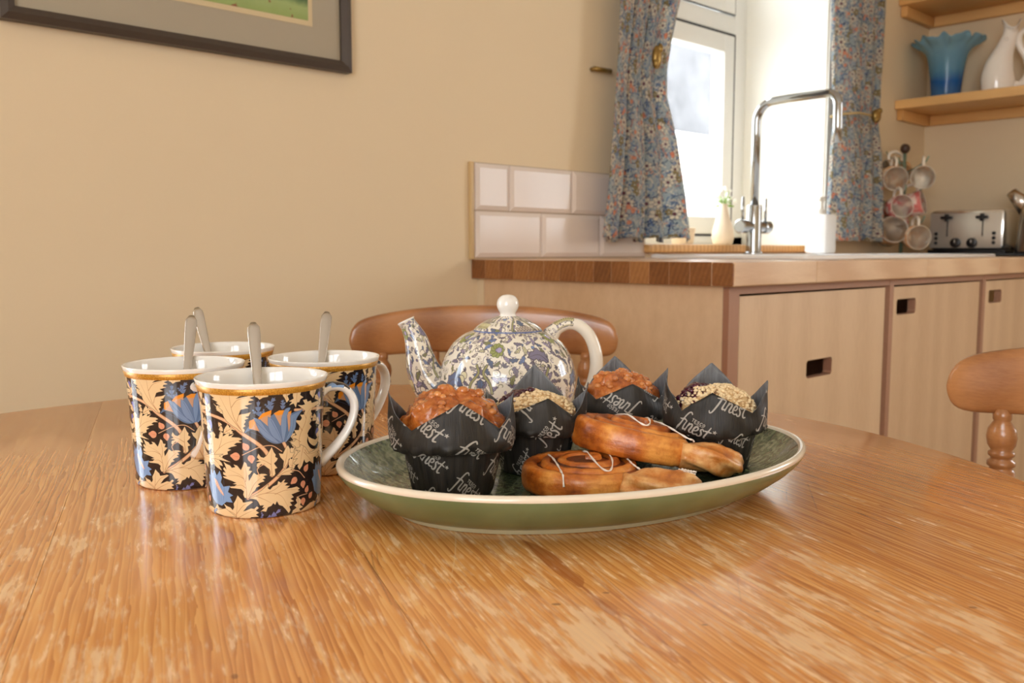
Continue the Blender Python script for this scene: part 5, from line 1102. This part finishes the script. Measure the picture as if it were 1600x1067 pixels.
muffin('caramel nut muffin in black paper at the rear, printed words upside down', 'caramel', .7130, .0870, .94, 0, [(8, .0625, -.0025), (92, .0710, .0020), (182, .0770, .001), (272, .0640, .0)], .0485, 212, .45, 3, z=.7592, tdome=.0650)
muffin('blueberry crumble muffin at the right end of the plate', 'crumble', .6560, .1490, .95, 0, [(-16, .0645, -.0030), (84, .0700, .0020), (172, .0785, .001), (268, .0725, .0010)], .0490, 24, .62, 5, z=.7585, jam=(.5, 262), tdome=.0640)

# ------------------------------------------------------------------ glazed cinnamon swirls
def bunm(name, dk, md, lt):
    t = NT(name); v = t.coord(); n = t.noise(v, 60, 5, .65); b = t.noise(v, 18, 3, .5); st_ = t.noise(t.coord('Object', (30, 30, 160)), 1, 3)
    c = t.ramp(t.math('ADD', t.math('MULTIPLY', n, .45), t.math('ADD', t.math('MULTIPLY', b, .35), t.math('MULTIPLY', st_, .2))), [(.40, dk), (.5, md), (.60, lt)])
    return t.out(c, t.math('ADD', .22, t.math('MULTIPLY', b, .35)), normal=t.bump(t.math('ADD', n, t.math('MULTIPLY', st_, .8)), .7, .0016), Coat_Weight=.25, Coat_Roughness=.22)
M_BUN = bunm('golden_glazed_dough', lin(128, 58, 14), lin(192, 104, 32), lin(230, 156, 72)); M_FILL = bunm('cinnamon_filling', lin(62, 26, 12), lin(104, 50, 24), lin(150, 84, 44)); M_TAIL = bunm('flaky_dough', lin(150, 76, 26), lin(202, 124, 52), lin(236, 184, 120))
M_ICE = plain('white_icing', lin(244, 236, 226), .3, var=.02)
def swirl(label, fwd, lat, z, yaw, tiltx, tilty, sx=1.0, tail=((.034, -.026), (.060, -.030), (.078, -.026)), tz=(.009, .009, .008), dr=None, ht=1.0):
    e = empty('cinnamon_swirl', label, 'pastry', P3(fwd, lat, z), 0, 'two glazed cinnamon swirls'); e.rotation_euler = (tiltx, tilty, 0)
    e.rotation_mode = 'QUATERNION'; e.rotation_quaternion = (Matrix.Rotation(YAW-PI/2, 3, 'Z') @ Matrix.Rotation(tilty, 3, 'Y') @ Matrix.Rotation(tiltx, 3, 'X') @ Matrix.Rotation(yaw, 3, 'Z')).to_quaternion()
    turns = 3.1; K = 190; R = []; a_end = math.radians(-50)
    def cen(t): 
        th = a_end-(1-t)*turns*2*PI; r = .0045+(.0345-.0045)*t**.92; return Vector((r*1.18*math.cos(th)*sx, r*.98*math.sin(th), 0)), r
    for i in range(K):
        t = i/(K-1); c, r = cen(t); d = (cen(min(1, t+.004))[0]-cen(max(0, t-.004))[0]).normalized(); nx = Vector((d.y, -d.x, 0)); w_ = .0044+.0018*max(0, (t-.66)/.34); hh = (.0245-.0070*(r/.0345)+.0008*math.sin(17*t))*ht
        if t < .03: w_ *= .5
        bul = .0012*mn.noise(c*90+Vector((1, 2, 3)))
        R.append([c+nx*((w_+bul)*math.copysign(abs(math.cos(q))**.7, math.cos(q)))+Vector((0, 0, hh/2+hh/2*math.copysign(abs(math.sin(q))**.62, math.sin(q))+.0006*mn.noise(c*200))) for q in np.linspace(0, 2*PI, 14, endpoint=False)])
    MB().rings(R).build('coil', M_BUN, e, True)
    fr = [[(rr_*1.18*math.cos(q)*sx, rr_*.98*math.sin(q), zz) for q in np.linspace(0, 2*PI, 60, endpoint=False)] for rr_, zz in ((.031, .001), (.0335, .003), (.0335, .012), (.030, .0150), (.018, .0185), (.004, .0215))]
    MB().rings(fr).build('filling', M_FILL, e, True)
    tp_ = spline([(.026, -.0285, .0090)]+[(x, y, zz) for (x, y), zz in zip(tail, tz)], 22); rd = np.interp(np.linspace(0, 1, 22), [0, .15, .5, .85, 1], [.0090, .0094, .0112, .0098, .0046]); R = []
    for i, p in enumerate(tp_):
        d = Vector(tp_[min(21, i+1)]-tp_[max(0, i-1)]).normalized(); a = d.cross(Vector((0, 0, 1))).normalized(); b = a.cross(d); tw = i*.11
        R.append([Vector(p)+a*rd[i]*1.25*math.cos(q)*(1+.14*math.cos(5*q+tw*4))+b*rd[i]*.92*math.sin(q)*(1+.14*math.cos(5*q+tw*4)) for q in np.linspace(0, 2*PI, 30, endpoint=False)])
    MB().rings(R).build('tail', M_TAIL, e, True)
    m = MB()
    for path in (dr or []):
        sp_ = spline(path, 26); P = []
        for x, y in sp_:
            r = math.hypot(x/1.18, y/.98); hh = (.0249-.0070*(r/.0345))*ht if r < .0385 else (.0249-.0070*1.1)*ht-(r-.0385)*2.2
            if x > .043 and y < -.01: hh = .0182
            P.append((x, y, max(.004, hh)))
        m.tube(P, [.00062+.00018*math.sin(i*1.3) for i in range(len(P))], 7)
    if dr: m.build('icing_drizzle', M_ICE, e, True)
swirl('lower iced cinnamon swirl lying flat at the front of the plate', .6020, .0490, .7582, 0, 0, 0, tail=((.036, -.034), (.054, -.035), (.071, -.027)), tz=(.0105, .0105, .0095),
      dr=[[(-.024, .012), (-.020, -.012), (-.017, -.030), (-.016, -.0385)], [(.000, .012), (.004, -.008), (.010, -.026), (.015, -.027), (.018, -.010), (.017, .010)], [(.028, .012), (.031, -.010), (.036, -.022)], [(.042, -.027), (.047, -.034), (.051, -.0385), (.054, -.034), (.054, -.028)], [(.060, -.023), (.063, -.029), (.068, -.036)], [(.062, -.022), (.066, -.027), (.070, -.030)]])
swirl('upper cinnamon swirl leaning on the lower one, its tail pointing right', .6360, .0850, .7735, .10, math.radians(-5), math.radians(11), sx=1.06, ht=1.18, tail=((.043, -.030), (.056, -.028), (.071, -.022)), tz=(.0100, .0095, .0090),
      dr=[[(-.012, .020), (-.006, -.010), (.000, -.022), (.006, -.012), (.008, .014)], [(.014, .010), (.020, -.004), (.030, -.024), (.036, -.024)], [(.020, .020), (.028, .004), (.037, -.008)]])
o = MB().ball((0, 0, .0010), .0014, 8, 6, (1.2, .9, .8)).build('crumb', M_CRUMB, smooth=True); o.location = P3(.600, .156, .7592); tag(o, 'tiny pale crumb on the green glaze near the right muffin', 'crumb')
